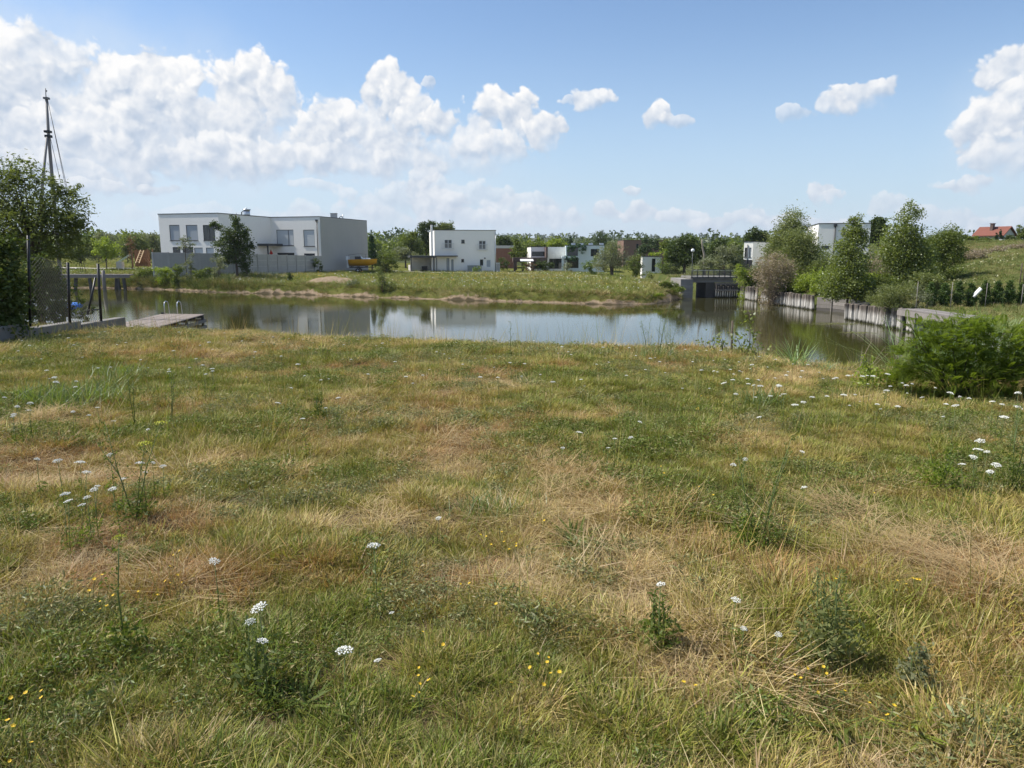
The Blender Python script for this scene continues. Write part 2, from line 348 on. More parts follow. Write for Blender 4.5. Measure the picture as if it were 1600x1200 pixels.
def pilemat():
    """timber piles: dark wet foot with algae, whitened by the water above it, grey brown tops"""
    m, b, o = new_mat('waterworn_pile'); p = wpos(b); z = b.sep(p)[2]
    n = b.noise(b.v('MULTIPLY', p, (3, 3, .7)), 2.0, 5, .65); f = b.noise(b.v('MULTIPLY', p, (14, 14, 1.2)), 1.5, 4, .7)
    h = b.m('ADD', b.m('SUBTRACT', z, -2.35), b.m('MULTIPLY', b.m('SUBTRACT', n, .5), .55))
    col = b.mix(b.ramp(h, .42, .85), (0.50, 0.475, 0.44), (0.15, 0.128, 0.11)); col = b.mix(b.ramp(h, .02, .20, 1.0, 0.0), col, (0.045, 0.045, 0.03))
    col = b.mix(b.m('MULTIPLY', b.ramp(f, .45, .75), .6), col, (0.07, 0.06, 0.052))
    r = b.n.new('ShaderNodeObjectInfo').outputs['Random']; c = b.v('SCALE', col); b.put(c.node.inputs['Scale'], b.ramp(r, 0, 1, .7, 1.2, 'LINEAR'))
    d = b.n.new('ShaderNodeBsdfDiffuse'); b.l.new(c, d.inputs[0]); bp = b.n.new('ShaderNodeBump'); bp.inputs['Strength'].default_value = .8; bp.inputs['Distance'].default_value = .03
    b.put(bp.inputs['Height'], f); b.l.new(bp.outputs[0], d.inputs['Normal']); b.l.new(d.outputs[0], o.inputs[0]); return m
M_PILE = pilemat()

# ------------------------------------------------------------------ ground, pond and hills
WATER = -2.35
def wp(px, py): p = on(px, py, WATER); return (p.x, p.y)
SHORE_FAR = [(-95, 92), (-70, 88.5)] + [wp(*q) for q in [(90, 449.5), (170, 450.5), (250, 452.5), (330, 456.5), (400, 458.5), (480, 460.5), (530, 463), (600, 465.5), (700, 468.5),
             (800, 471.5), (900, 474.5), (960, 476), (1015, 475.5), (1050, 471), (1068, 466)]]
CH_L = [(16.6, 71.0), (17.2, 120)]
CH_R = [(19.6, 120), (19.0, 71.5)]
SHORE_R = [(21.4, 69.0), wp(1160, 466.5), wp(1186, 471.5), wp(1190, 473), wp(1232, 478.5), wp(1275, 485), wp(1299, 486.5), (22.9, 49.5), (22.4, 45.5), wp(1324, 499), wp(1368, 507), wp(1415, 517), (20.3, 34), (19.6, 29)]
SHORE_N = [(17.0, 24.0), (12, 20.8), (5.5, 23.4), (0, 24.6), (-7, 26.5), (-13, 29.5), (-19, 33), (-26, 38), (-42, 46), (-95, 52)]
POND = np.array(SHORE_FAR + CH_L + CH_R + SHORE_R + SHORE_N)
def pond_sd(x, y):
    """signed distance to the pond outline, positive on land"""
    x = np.asarray(x, float); y = np.asarray(y, float); d2 = np.full(x.shape, 1e18); inside = np.zeros(x.shape, bool)
    n = len(POND)
    for i in range(n):
        ax, ay = POND[i]; bx, by = POND[(i + 1) % n]; ex, ey = bx - ax, by - ay
        t = np.clip(((x - ax) * ex + (y - ay) * ey) / (ex * ex + ey * ey), 0, 1)
        d2 = np.minimum(d2, (x - ax - t * ex) ** 2 + (y - ay - t * ey) ** 2)
        c = ((ay > y) != (by > y)) & (x < ex * (y - ay) / (ey if abs(ey) > 1e-9 else 1e-9) + ax)
        inside ^= c
    return np.where(inside, -1, 1) * np.sqrt(d2)
HEAP = on(518, 452, -2.0)
def ground_z(x, y, sd=None):
    x = np.asarray(x, float); y = np.asarray(y, float)
    if sd is None: sd = pond_sd(x, y)
    wob = (fbm(x, y, 0.35, 3, 5) - 0.5)
    # near meadow: level round the viewer, falling away to the pond
    lvl = 0.0 - 0.008 * np.clip(y - 6, 0, 40) + 0.06 * sstep(-x, 1, 6) * sstep(y, 9, 14) * sstep(x, -9.3, -8.0) - 0.34 * np.exp(-(((x - 5.5) / 1.25) ** 2 + ((y - 13.6) / 2.6) ** 2)) + wob * 0.16 * sstep(np.hypot(x, y), 0, 6) + (fbm(x, y, 1.3, 3, 9) - 0.5) * 0.12
    bank = 0.10 * sstep(-x, 1, 6) + WATER + 0.16 + np.clip(sd, 0, 99) * (0.212 - 0.036 * sstep(x, 4, 7)) + wob * 0.25
    near = np.minimum(lvl, bank) - 0.06 * np.exp(-((lvl - bank) / 0.18) ** 2)
    # far lawn
    hx = np.interp(x, [-60, -47, -38, -27, -16, 20], [0.3, 0.3, -0.42, -0.55, -1.22, -1.36])
    edge = 0.62 * sstep(sd + wob * 1.6, 0.1, 1.1) + 0.16 * sstep(sd, 0.0, 0.5)
    far = WATER + edge + (hx - WATER - 0.78) * (1 - np.exp(-np.clip(sd - 0.6, 0, 999) / 17.0)) + wob * 0.22 * sstep(sd, 1, 8)
    # the spoil heap by the shore
    hp = HEAP; far = far + 0.75 * np.exp(-(((x - hp.x) / 2.6) ** 2 + ((y - hp.y) / 2.2) ** 2)) * sstep(sd, 0.1, 1.6) * (0.6 + fbm(x, y, 1.1, 3, 3))
    # right bank with the hillside
    tb = sstep(x, 26, 42); s = (x - 30.5) * 0.95 + (y - 44) * (0.30 * tb - 0.16 * (1 - tb))
    hill = 0.112 * np.log1p(np.exp(np.clip(s, -40, 60) / 2.0)) * 2.0
    hill = np.minimum(hill, 3.4 + 0.02 * s) + wob * 0.5 * sstep(s, 2, 12)
    hill = hill * (1 - 0.75 * sstep(y, 95, 150))
    right = WATER - 0.4 + 1.5 * sstep(sd, 0.12, 1.0) + hill
    rmask = sstep(x - (18.2 + np.clip(y - 70, 0, 60) * 0.04), -0.2, 0.2) * sstep(y, 23, 29) * (1 - sstep(y, 120, 168))
    nmask = 1 - sstep(y + 0.28 * (x + 14), 36, 40)
    nmask = np.where(x < -28, 1 - sstep(y, 52, 60), nmask)
    land = far * (1 - nmask) + near * nmask
    land = land * (1 - rmask) + right * rmask
    dist = np.hypot(x, y)
    land = land + sstep(dist, 130, 400) * 1.6
    ridge = 30 + 26 * fbm(x, y, 0.0011, 3, 2)
    land = land + sstep(y, 700, 2300) * ridge
    wet = WATER - 0.12 - np.clip(-sd, 0, 6) * 0.25
    return np.where(sd < 0, wet, land)
def gz(x, y): return float(ground_z(np.array([x]), np.array([y]))[0])
def axis(segs):
    out = [segs[0][0]]
    for a, b, st0, st1 in segs:
        t = a; st = st0
        n = max(1, int(round((b - a) / ((st0 + st1) / 2))))
        w_ = np.linspace(st0, st1, n); w_ = w_ / w_.sum() * (b - a); out += list(a + np.cumsum(w_))
    return np.array(out)
gx = axis([(-3200, -300, 160, 40), (-300, -80, 30, 1.2), (-80, -14, 0.8, 0.55), (-14, 14, 0.32, 0.32), (14, 40, 0.42, 0.5), (40, 110, 0.7, 3.0), (110, 400, 4, 50), (400, 3200, 60, 160)])
gy = axis([(-40, -4, 6, 0.5), (-4, 16, 0.3, 0.3), (16, 40, 0.5, 0.8), (40, 92, 0.5, 0.5), (92, 150, 0.7, 2.5), (150, 500, 4, 30), (500, 3400, 40, 110)])
GX, GY = np.meshgrid(gx, gy); SD = pond_sd(GX, GY); GZ = ground_z(GX, GY, SD)
nx, ny = len(gx), len(gy)
gi = np.arange(nx * ny).reshape(ny, nx)
quads = np.stack([gi[:-1, :-1], gi[:-1, 1:], gi[1:, 1:], gi[1:, :-1]], -1).reshape(-1, 4)
VV = np.stack([GX, GY, GZ], -1).reshape(-1, 3)
qc = VV[quads].mean(1)

def ground_mat(name, soil, g1, g2, dry, shore=True, fine=14.0, drycov=0.5, patch=0.22):
    m, b, o = new_mat(name); p = wpos(b)
    n1 = b.noise(p, patch, 5, 0.6); n2 = b.noise(p, fine * 0.12, 5, 0.65); n3 = b.noise(p, fine, 4, 0.7)
    gcol = b.mix(b.ramp(n2, 0.3, 0.7), g1, g2)
    col = b.mix(b.m('MULTIPLY', b.ramp(b.m('ADD', n1, b.m('MULTIPLY', b.m('SUBTRACT', n2, 0.5), 0.5)), 0.58 - drycov * 0.2, 0.78 - drycov * 0.2), 0.85), gcol, dry)
    col = b.mix(b.ramp(n3, 0.55, 0.8), col, soil)
    if shore:
        at_ = b.n.new('ShaderNodeAttribute'); at_.attribute_name = 'shore'
        sdv = b.m('ADD', at_.outputs['Fac'], b.m('MULTIPLY', b.m('SUBTRACT', b.noise(p, 0.55, 5, 0.7), 0.5), 1.1))
        sand = b.mix(b.ramp(n3, 0.3, 0.75), (0.30, 0.215, 0.14), (0.44, 0.34, 0.235))
        col = b.mix(b.ramp(sdv, 0.20, 0.34, 1.0, 0.0), col, sand)
        col = b.mix(b.ramp(at_.outputs['Fac'], -0.02, 0.14, 1.0, 0.0), col, (0.10, 0.08, 0.05))
    d = b.n.new('ShaderNodeBsdfDiffuse'); b.l.new(col, d.inputs[0]); d.inputs['Roughness'].default_value = 0.6
    bp = b.n.new('ShaderNodeBump'); bp.inputs['Strength'].default_value = 0.9; bp.inputs['Distance'].default_value = 0.05
    b.put(bp.inputs['Height'], b.m('ADD', n3, b.m('MULTIPLY', n2, 0.5))); b.l.new(bp.outputs[0], d.inputs['Normal'])
    b.l.new(d.outputs[0], o.inputs[0]); return m
G_MEADOW = ground_mat('meadow_soil_and_thatch', (0.07, 0.048, 0.028), (0.09, 0.07, 0.035), (0.15, 0.11, 0.06), (0.22, 0.155, 0.09), fine=26.0)
G_LAWN = ground_mat('far_lawn', (0.09, 0.08, 0.03), (0.115, 0.135, 0.032), (0.17, 0.165, 0.05), (0.22, 0.19, 0.085), fine=5.0, drycov=0.25, patch=0.10)
G_SLOPE = ground_mat('hillside_grass', (0.06, 0.06, 0.025), (0.065, 0.09, 0.025), (0.12, 0.125, 0.045), (0.19, 0.15, 0.085), shore=False, fine=4.0, drycov=0.15, patch=0.09)
G_PLAIN = ground_mat('distant_fields', (0.05, 0.055, 0.03), (0.06, 0.075, 0.035), (0.10, 0.11, 0.05), (0.17, 0.15, 0.08), shore=False, fine=0.12, drycov=0.2, patch=0.004)
def region(name, mask, mat, label):
    q = quads[mask]; used, inv = np.unique(q.ravel(), return_inverse=True)
    me = np_mesh(name, VV[used], inv.reshape(-1, 4), smooth=True)
    a = me.attributes.new('shore', 'FLOAT', 'POINT'); g_ = np.exp(-(((GX - HEAP.x) / 2.9) ** 2 + ((GY - HEAP.y) / 2.6) ** 2)); SA = np.where(SD > 0, np.maximum(np.minimum(SD, 0.16), SD - 40 * np.maximum(g_ - .25, 0)), SD)
    a.data.foreach_set('value', SA.ravel()[used].astype(np.float32))
    o = link(name, me, mat); tag(o, kind='structure'); o['label'] = label; return o
cx_, cy_ = qc[:, 0], qc[:, 1]
rm = (cx_ > 18.3 + np.clip(cy_ - 70, 0, 60) * 0.04) & (cy_ > 26) & (cy_ < 170) & (cx_ < 160)
fm = (cy_ > 170) | (np.abs(cx_) > 160)
nm = (np.where(cx_ < -28, cy_ < 56, cy_ + 0.28 * (cx_ + 14) < 38)) & ~rm & ~fm
hm = fm & (cy_ > 700)
region('meadow', nm, G_MEADOW, 'dry grassy meadow plot in front of the pond')
region('hillside', rm, G_SLOPE, 'grassy slope rising behind the pile wall')
region('far_lawn', ~nm & ~rm & ~fm, G_LAWN, 'mown lawn with sandy edge on the far side of the pond')
region('plain', fm & ~hm, G_PLAIN, 'flat fields beyond the houses')
region('hills', hm, G_PLAIN, 'low hills along the skyline')

# water
m, b, o = new_mat('pond_water'); p = wpos(b)
pr = b.n.new('ShaderNodeBsdfPrincipled'); pr.inputs['Base Color'].default_value = (0.040, 0.038, 0.012, 1)
pr.inputs['Roughness'].default_value = 0.035; pr.inputs['IOR'].default_value = 1.333; pr.inputs['Specular IOR Level'].default_value = 0.5
bp = b.n.new('ShaderNodeBump'); bp.inputs['Strength'].default_value = 0.35; bp.inputs['Distance'].default_value = 0.012
calm = b.ramp(b.noise(p, 0.07, 3, 0.5), 0.40, 0.62, 0.25, 1.0)
rip = b.m('MULTIPLY', b.noise(b.v('MULTIPLY', p, (1.1, 2.2, 1)), 2.2, 3, 0.55), calm)
b.put(bp.inputs['Height'], rip); b.l.new(bp.outputs[0], pr.inputs['Normal']); b.l.new(pr.outputs[0], o.inputs[0]); M_WATER = m
wo = MB().add([(-94, 16, WATER), (24.5, 16, WATER), (24.5, 122, WATER), (-94, 122, WATER)], [(0, 1, 2, 3)]).build('water', M_WATER)
tag(wo, kind='structure'); wo['label'] = 'calm green brown pond water reflecting sky and houses'

# ------------------------------------------------------------------ buildings
def Mloc(x, y, rz): return Matrix.Translation((x, y, 0)) @ Matrix.Rotation(rz, 4, 'Z')
def uv(M, px, py):
    """pixel -> (u, z) on the vertical plane local y = 0 of M"""
    Mi = M.inverted(); o = Mi @ Vector((0, 0, EYE)); d = Mi.to_3x3() @ ray(px, py); t = -o.y / d.y
    p = o + d * t; return p.x, p.z
def rect(M, x0, y0, x1, y1):
    cy = (y0 + y1) / 2; cx = (x0 + x1) / 2
    return [uv(M, x0, cy)[0], uv(M, x1, cy)[0], uv(M, cx, y1)[1], uv(M, cx, y0)[1]]
def face(mb, M, W, z0, z1, holes=(), depth=0.16):
    us = sorted({0.0, W} | {h for q in holes for h in q[:2]}); zs = sorted({z0, z1} | {h for q in holes for h in q[2:4]})
    for i in range(len(us) - 1):
        for j in range(len(zs) - 1):
            cu = (us[i] + us[i + 1]) / 2; cz = (zs[j] + zs[j + 1]) / 2
            if any(q[0] < cu < q[1] and q[2] < cz < q[3] for q in holes): continue
            mb.add([M @ Vector(v) for v in ((us[i], 0, zs[j]), (us[i + 1], 0, zs[j]), (us[i + 1], 0, zs[j + 1]), (us[i], 0, zs[j + 1]))], [(0, 1, 2, 3)])
    for a, b, c, d in [q[:4] for q in holes]:
        vs = [M @ Vector(v) for v in ((a, 0, c), (b, 0, c), (b, 0, d), (a, 0, d), (a, depth, c), (b, depth, c), (b, depth, d), (a, depth, d))]
        mb.add(vs, [(0, 4, 5, 1), (1, 5, 6, 2), (2, 6, 7, 3), (3, 7, 4, 0), (4, 7, 6, 5)])
def window(parent, M, q, fill=None, mull=(), frame=None, depth=0.16, sill=True, fr=0.06, name='window'):
    """frame with mullions set in the wall opening, its pane or lowered blind as a sub-part"""
    a, b, c, d = q[:4]; mb = MB(); y0, y1 = 0.05, 0.11
    mb.box(a, a + fr, y0, y1, c, d, M); mb.box(b - fr, b, y0, y1, c, d, M)
    mb.box(a + fr, b - fr, y0, y1, c, c + fr, M); mb.box(a + fr, b - fr, y0, y1, d - fr, d, M)
    for t in mull: u = a + (b - a) * t; mb.box(u - fr * .6, u + fr * .6, y0, y1, c + fr, d - fr, M)
    f = mb.build(name, frame or M_ANTH, parent)
    MB().box(a + fr, b - fr, 0.075, 0.095, c + fr, d - fr, M).build('blind' if fill in (M_BLIND, M_BLINDW) else 'pane', fill or M_GLASS, f)
    if sill: MB().box(a - 0.05, b + 0.05, -0.06, -0.002, c - 0.05, c - 0.003, M).build('sill', frame or M_ANTH, f)
    return f
def width_to(org, rz, px):
    k = (px - 800) / FPX * (1 / cos(PITCH)) * 1.0
    # solve (x + u cos)/(y + u sin) = tan(azimuth of that pixel on the horizon)
    r = ray(px, HORIZ); k = r.x / r.y
    return (k * org[1] - org[0]) / (cos(rz) - k * sin(rz))
def house(name, label, px0, px1, Y, rz, depth, ytop, mat, front=(), right=(), left=(), zb=None, cap=M_ANTH, cat='house', W=None, org=None, ztop=None, group=None, roofmat=None):
    if org is None: p = at(px0, HORIZ, Y); org = (p.x, p.y)
    if W is None: W = width_to(org, rz, px1)
    if ztop is None: ztop = zat(ytop, org[1])
    g = min(gz(*org), gz(org[0] + W * cos(rz), org[1] + W * sin(rz))) if zb is None else zb
    root = empty(name, (org[0], org[1], g), rz, label, cat, group)
    M = Mloc(org[0], org[1], rz); MR = M @ Matrix.Translation((W, 0, 0)) @ Matrix.Rotation(pi / 2, 4, 'Z'); ML = M @ Matrix.Translation((0, depth, 0)) @ Matrix.Rotation(-pi / 2, 4, 'Z')
    MBk = M @ Matrix.Translation((W, depth, 0)) @ Matrix.Rotation(pi, 4, 'Z')
    qs = {}
    for key, MM, lst in (('f', M, front), ('r', MR, right), ('l', ML, left)): qs[key] = [(rect(MM, *it[0]), it[1:]) for it in lst]
    mb = MB(); z0 = g - 0.5
    face(mb, M, W, z0, ztop, [q for q, _ in qs['f']]); face(mb, MR, depth, z0, ztop, [q for q, _ in qs['r']])
    face(mb, ML, depth, z0, ztop, [q for q, _ in qs['l']]); face(mb, MBk, W, z0, ztop)
    mb.build('wall', mat, root)
    rb = MB(); o_ = 0.05
    rb.box(-o_, W + o_, -o_, depth + o_, ztop + 0.002, ztop + 0.09, M); rb.build('roof', roofmat or cap, root)
    for key, MM in (('f', M), ('r', MR), ('l', ML)):
        for q, rest in qs[key]:
            kw = rest[0] if rest else {}; window(root, MM, q, **kw)
    return root, M, MR, ML, W, ztop, g

c16, s16 = cos(R(16)), sin(R(16))
cornA = (-35.84, 92.0); wA = 8.81; orgA = (cornA[0] - c16 * wA, cornA[1] + s16 * wA)
bl = dict(fill=M_BLIND); bl2 = dict(fill=M_BLINDW)
hA = house('white_house', 'large white flat roofed house with three tall upper windows behind the concrete fence', 0, 0, 0, R(-16), 21.0, 336, M_WHITE,
    [((265, 351.5, 281, 376), bl), ((291, 351.5, 309, 376), bl), ((317.5, 351.5, 336, 376), dict(mull=(0.5,))),
     ((270, 386, 282, 397), dict()), ((285.5, 386, 302, 397), dict()), ((303.5, 387, 317, 397), bl2), ((322, 387, 334, 397), bl2)],
    org=orgA, W=wA, ztop=6.45)
r, M, MR = hA[0], hA[1], hA[2]
u0, z0 = uv(MR, 402, 384); u1, z1 = uv(MR, 425.5, 381)
cn = MB().box(u0, u1, -1.6, -0.002, z0, z0 + 0.28, MR); cn.box(u0 + .15, u0 + .30, -1.5, -1.35, gz(-34, 98) - .2, z0 - .003, MR); cn.build('canopy', M_ANTH, r)
ch = MB(); p = at(386, 340, 99); ch.tube([(p.x, p.y, 6.2), (p.x, p.y, 7.25)], 0.42, 10); ch.tube([(p.x, p.y, 7.25), (p.x, p.y, 7.36)], [0.55, 0.5], 10); ch.tube([(p.x, p.y, 7.36), (p.x, p.y, 7.6)], 0.05, 6); ch.build('chimney', M_STEEL, r)
vt = MB(); p = at(378, 340, 99); vt.tube([(p.x, p.y, 6.3), (p.x, p.y, 6.95), (p.x + .12, p.y, 7.08), (p.x + .3, p.y, 7.02)], 0.07, 7); vt.build('vent_pipe', M_ANTH, r)
orgB = (-32.83, 102.5)
hB = house('white_house', 'white flat roofed house with bare grey side wall behind the yellow boat', 0, 0, 0, R(-16), 13.5, 341, M_WHITE,
    [((432.3, 359, 458.8, 384), dict(fill=M_BLINDW, mull=(0.69,))), ((474.3, 359, 491.5, 385), bl2), ((433, 395, 460, 401), dict(sill=False)), ((475, 396, 492, 401), dict(sill=False))],
    org=orgB, W=7.49, ztop=6.45)
r, M, MR = hB[0], hB[1], hB[2]
# bare plaster skin on the side wall
MB().box(0.0, 13.5, -0.06, -0.002, hB[6] - .5, 6.45, MR).build('side_wall', M_GREYR, r)['label'] = 'bare grey plastered side wall'
u, z = uv(M, 495, 346); MB().tube([M @ Vector((u, -0.07, z)), M @ Vector((u, -0.07, hB[6] - .2))], 0.055, 7).build('downpipe', M_ANTH, r)
MB().box(u - .14, u + .14, -0.2, -0.003, z, z + .25, M).build('rain_hopper', M_ANTH, r)
p = at(522, 345, 106); MB().box(p.x - .42, p.x + .42, p.y - .3, p.y + .3, 6.3, 7.15).box(p.x - .47, p.x + .47, p.y - .35, p.y + .35, 7.152, 7.22).build('chimney', M_CONCL, r)
p = at(536, 345, 107); MB().tube([(p.x, p.y, 6.3), (p.x, p.y, 7.05)], 0.06, 7).build('vent_pipe', M_STEEL, r)
p = at(533, 345, 107); MB().tube([(p.x - .2, p.y, 6.3), (p.x - .2, p.y, 6.7), (p.x, p.y, 6.85), (p.x + .2, p.y, 6.7)], 0.06, 7).build('vent_pipe', M_ANTH, r)

# second house across the lawn
w2 = dict(mull=(0.5,), frame=M_WHITEP, fr=0.07)
h2 = house('white_house', 'square white two storey house with balcony rails and a dark carport on its left', 679, 775, 118, R(11), 9.5, 359.8, M_WHITE,
    [((694.3, 374.3, 706.3, 388), w2), ((720.8, 374.5, 726, 380), dict()), ((748.2, 376, 759.2, 389.5), w2), ((720.8, 404.7, 725, 409.5), dict()),
     ((749.5, 405, 755.5, 415.5), dict(frame=M_WHITEP)), ((760, 406, 766.8, 417.5), dict(frame=M_WHITEP, fill=M_BLIND)),
     ((697.8, 403.5, 702, 423), dict(sill=False, fill=M_BLIND)), ((705.3, 405.5, 708.5, 422.8), dict(sill=False, fill=M_BLIND, name='door'))])
r, M, MR, ML, W, zt, g = h2
for x0, y0, x1, y1 in ((691, 380, 709, 389), (745.5, 381.5, 761.5, 390.5)):
    a, b, c, d = rect(M, x0, y0, x1, y1); mb = MB()
    mb.box(a, b, -0.32, -0.28, d - .04, d, M); mb.box(a, b, -0.32, -0.28, c, c + .04, M)
    for k in range(15): u = a + (b - a) * (k + .5) / 15; mb.box(u - .012, u + .012, -0.31, -0.29, c + .04, d - .04, M)
    for u in (a, b - .04): mb.box(u, u + .04, -0.32, -0.002, c + .041, c + .08, M); mb.box(u, u + .04, -0.28, -0.002, d - .081, d - .041, M)
    mb.build('balcony_rail', M_STEEL, r)
a, b, c, d = rect(M, 680, 399.3, 714, 400.9); MB().box(a, b, -1.3, -0.002, c, d, M).build('door_canopy', M_ANTH, r)
a2, b2, c2, d2 = rect(M, 639.5, 399.3, 679.3, 402.6)
cp = MB().box(a2, -0.003, -2.2, 4.0, d2 - .32, d2, M).build('carport_roof', M_ANTH, r)
for u in (a2 + .1, b2 - .45, b2 + .02): MB().box(u, u + .14, -2.1, -1.96, g - .3, d2 - .323, M).build('post', M_ANTH, cp)
mb = MB(); q = rect(M, 643.5, 406.5, 648.5, 411); face(mb, M @ Matrix.Translation((a2 + .3, 2.6, 0)), -a2 - .32, g - .3, d2 - .325, [[q[0] - a2 + .15, q[1] - a2 + .15, q[2], q[3]]]); mb.build('carport_wall', M_WHITE, r)
mb = MB(); mb.box(a2 + .02, a2 + .2, -1.0, 3.9, g - .3, g + 1.2, M).build('carport_wall', M_CONCL, r)
a, b, c, d = rect(M, 673.2, 351.5, 676, 400); MB().box(a, b, -0.35, 0.1, c - 2.6, d, M).build('chimney', M_WHITE, r)
u, z = uv(M, 773.8, 364); MB().tube([M @ Vector((u, -.06, z)), M @ Vector((u, -.06, g - .1))], 0.05, 6).build('downpipe', M_STEEL, r)
u, z = uv(M, 757.5, 403.5); MB().box(u - .1, u + .1, -.14, -.003, z - .1, z + .1, M).build('wall_lamp', M_ANTH, r)
bn = empty('wheelie_bin', M @ Vector((uv(M, 664, 418)[0], 0.8, g)), R(11), 'dark rubbish bin standing under the carport', 'bin')
u = uv(M, 664, 418)[0]
MB().box(u - .42, u + .42, .55, 1.1, g + .12, g + .95, M).build('body', M_BLACK, bn); MB().box(u - .46, u + .46, .5, 1.15, g + .953, g + 1.03, M).build('lid', M_ANTH, bn)
for du in (-.3, .3): MB().tube([M @ Vector((u + du - .03, .6, g + .1)), M @ Vector((u + du + .03, .6, g + .1))], .1, 10).build('wheel', M_BLACK, bn)
a, b, c, d = rect(M, 729, 415, 750.5, 424.3)
lw = tag(MB().box(a, b, -1.35, -1.15, g - .2, d, M).box(a - .03, b + .03, -1.38, -1.12, d + .002, d + .06, M).build('garden_wall', surf('blue_grey_wall', (0.22, 0.24, 0.26), 0.8, 0.1, 1)), 'low blue grey wall before the white house with carport', 'wall')
mbx = empty('meter_box', M @ Vector((uv(M, 779, 418)[0], 1.5, g)), R(11), 'pale grey utility cabinet beside the right corner of the carport house', 'cabinet')
a, b, c, d = rect(M, 776, 411, 783, 423); MB().box(a, b, 1.2, 1.7, g - .1, d, M).build('cabinet', M_WHITEP, mbx); MB().box(a + .05, b - .05, 1.18, 1.198, g + .25, d - .1, M).build('door', M_CONCL, mbx); MB().box(a - .04, b + .04, 1.15, 1.75, d + .002, d + .06, M).build('lid', M_CONCL, mbx)

# houses beyond the lawn
hb = house('brick_house', 'red brick flat roofed house just right of the carport house', 772, 803.5, 150, R(4), 10, 384.5, M_BRICK, [], cap=M_CONCL)
q = rect(hb[1], 773, 384.6, 803.5, 388); MB().box(0.0, hb[4], -.12, -.003, q[2], hb[5] - .003, hb[1]).build('fascia', M_CONCL, hb[0])
hC = house('modern_house', 'low modern house in brown and white with a white awning on the terrace', 829.5, 853, 131, R(3), 9, 386, M_WHITE, [((831, 393, 851, 400.5), dict(mull=(.33, .67), sill=False)), ((833, 409, 850, 420), dict(sill=False))])
r, M, g = hC[0], hC[1], hC[6]
q = rect(M, 800.5, 402.3, 853, 408.7); MB().box(q[0], q[1], -2.6, -0.003, q[2], q[3], M).build('canopy', M_BRICKC, r)
q2 = rect(M, 850.8, 386.5, 853.6, 420); MB().box(q2[0], q2[1], -2.55, -.004, q[3] + .003, hC[5], M).build('wall_fin', M_BRICKC, r)
for px in (801.5, 814, 830): u = uv(M, px, 412)[0]; MB().box(u, u + .35, -2.5, -2.2, g - .3, q[2] - .003, M).build('post', M_BRICKC, r)
q3 = rect(M, 811, 404.6, 831, 407.4); MB().add([M @ Vector(v) for v in ((q3[0], -2.65, q3[3]), (q3[1], -2.65, q3[3]), (q3[1], -3.9, q3[2]), (q3[0], -3.9, q3[2]), (q3[0], -2.65, q3[3] - .06), (q3[1], -2.65, q3[3] - .06), (q3[1], -3.9, q3[2] - .06), (q3[0], -3.9, q3[2] - .06))],
    [(3, 2, 1, 0), (4, 5, 6, 7), (0, 1, 5, 4), (1, 2, 6, 5), (2, 3, 7, 6), (3, 0, 4, 7)]).build('awning', M_WHITEP, r)
q4 = rect(M, 853.7, 386, 884, 420); w = MB(); Mw = M @ Matrix.Translation((q4[0], -0.6, 0)); face(w, Mw, q4[1] - q4[0], g - .4, hC[5], [[rect(Mw, 858, 404, 879, 420)[i] for i in range(4)]], .5)
w.box(0, q4[1] - q4[0], 0.5, 8, hC[5] - .3, hC[5], Mw); w.box(-.0, .2, .003, 8, g - .4, hC[5] - .303, Mw); w.build('side_wing', M_WHITE, r)
q5 = rect(Mw, 858, 404, 879, 420); MB().box(q5[0] + .05, q5[1] - .05, .40, .44, q5[2], q5[3] - .05, Mw).build('terrace_door', M_GLASS, r)
hD = house('modern_house', 'cool white modern house draped with trailing plants above its open ground floor', 884, 944, 126, R(-3), 9, 383.6, M_TEALW, [((923, 389, 936, 400.5), dict(mull=(.5,), sill=False)), ((886, 386, 903, 400), dict(mull=(.4,), sill=False)), ((886, 403.5, 904, 419), dict(sill=False))])
r, M, g = hD[0], hD[1], hD[6]
q = rect(M, 877.5, 400.5, 884, 403.5); MB().box(q[0], -.003, -1.8, 5, q[2], q[3], M).build('canopy', M_TEALW, r); MB().box(q[0], q[0] + .35, -1.7, -1.4, g - .4, q[2] - .003, M).build('post', M_TEALW, r)
for px in (893, 906, 921, 938): u = uv(M, px, 383)[0]; MB().box(u, u + .7, 2, 2.6, hD[5] + .09, hD[5] + .42, M).build('rooflight', M_WHITEP, r)
hF = house('brick_house', 'long dark red brick house standing behind the tall pine', 974, 1038, 172, 0, 10, 375.6, surf('brown_brick_wall', (0.19, 0.115, 0.085), 0.9, 0.15, 3), [((994, 381, 998, 388), dict())], cap=M_BRICKC)
hS = house('garden_pavilion', 'small white flat roofed pavilion with a dark doorway left of the street lamp', 1004, 1034.5, 112, R(-6), 4, 401.3, M_WHITE, [((1018.3, 404, 1024, 424.5), dict(name='door', sill=False))], cat='pavilion')
hW = house('white_cube_house', 'white boxy house with two tall narrow windows just behind the bridge', 1162, 1176, 92, R(-38), 6.0, 378.3, M_WHITE, [((1163.5, 387, 1167, 402), dict(mull=())), ((1170.3, 387, 1173.8, 402), dict(fill=M_BLIND))], ztop=None)
r, M = hW[0], hW[1]; u, z = uv(M, 1168.7, 382); MB().tube([M @ Vector((u, -.07, z)), M @ Vector((u, -.07, hW[6]))], .05, 6).build('downpipe', M_ANTH, r)
q = rect(M, 1160, 406, 1176, 412); MB().box(-.2, hW[4] + .01, -.03, -.002, hW[6] - .4, q[3], M).build('plinth', M_DARK, r)
hE = house('white_block_house', 'tall white block of a house rising above the trees on the right bank', 1276, 1357, 84, R(-15), 11, 350, M_WHITE, [((1283.5, 384, 1296, 390), dict(sill=False)), ((1315, 357, 1321, 366), dict())], left=[((1262, 359, 1268, 371), dict(fill=M_BLIND))])
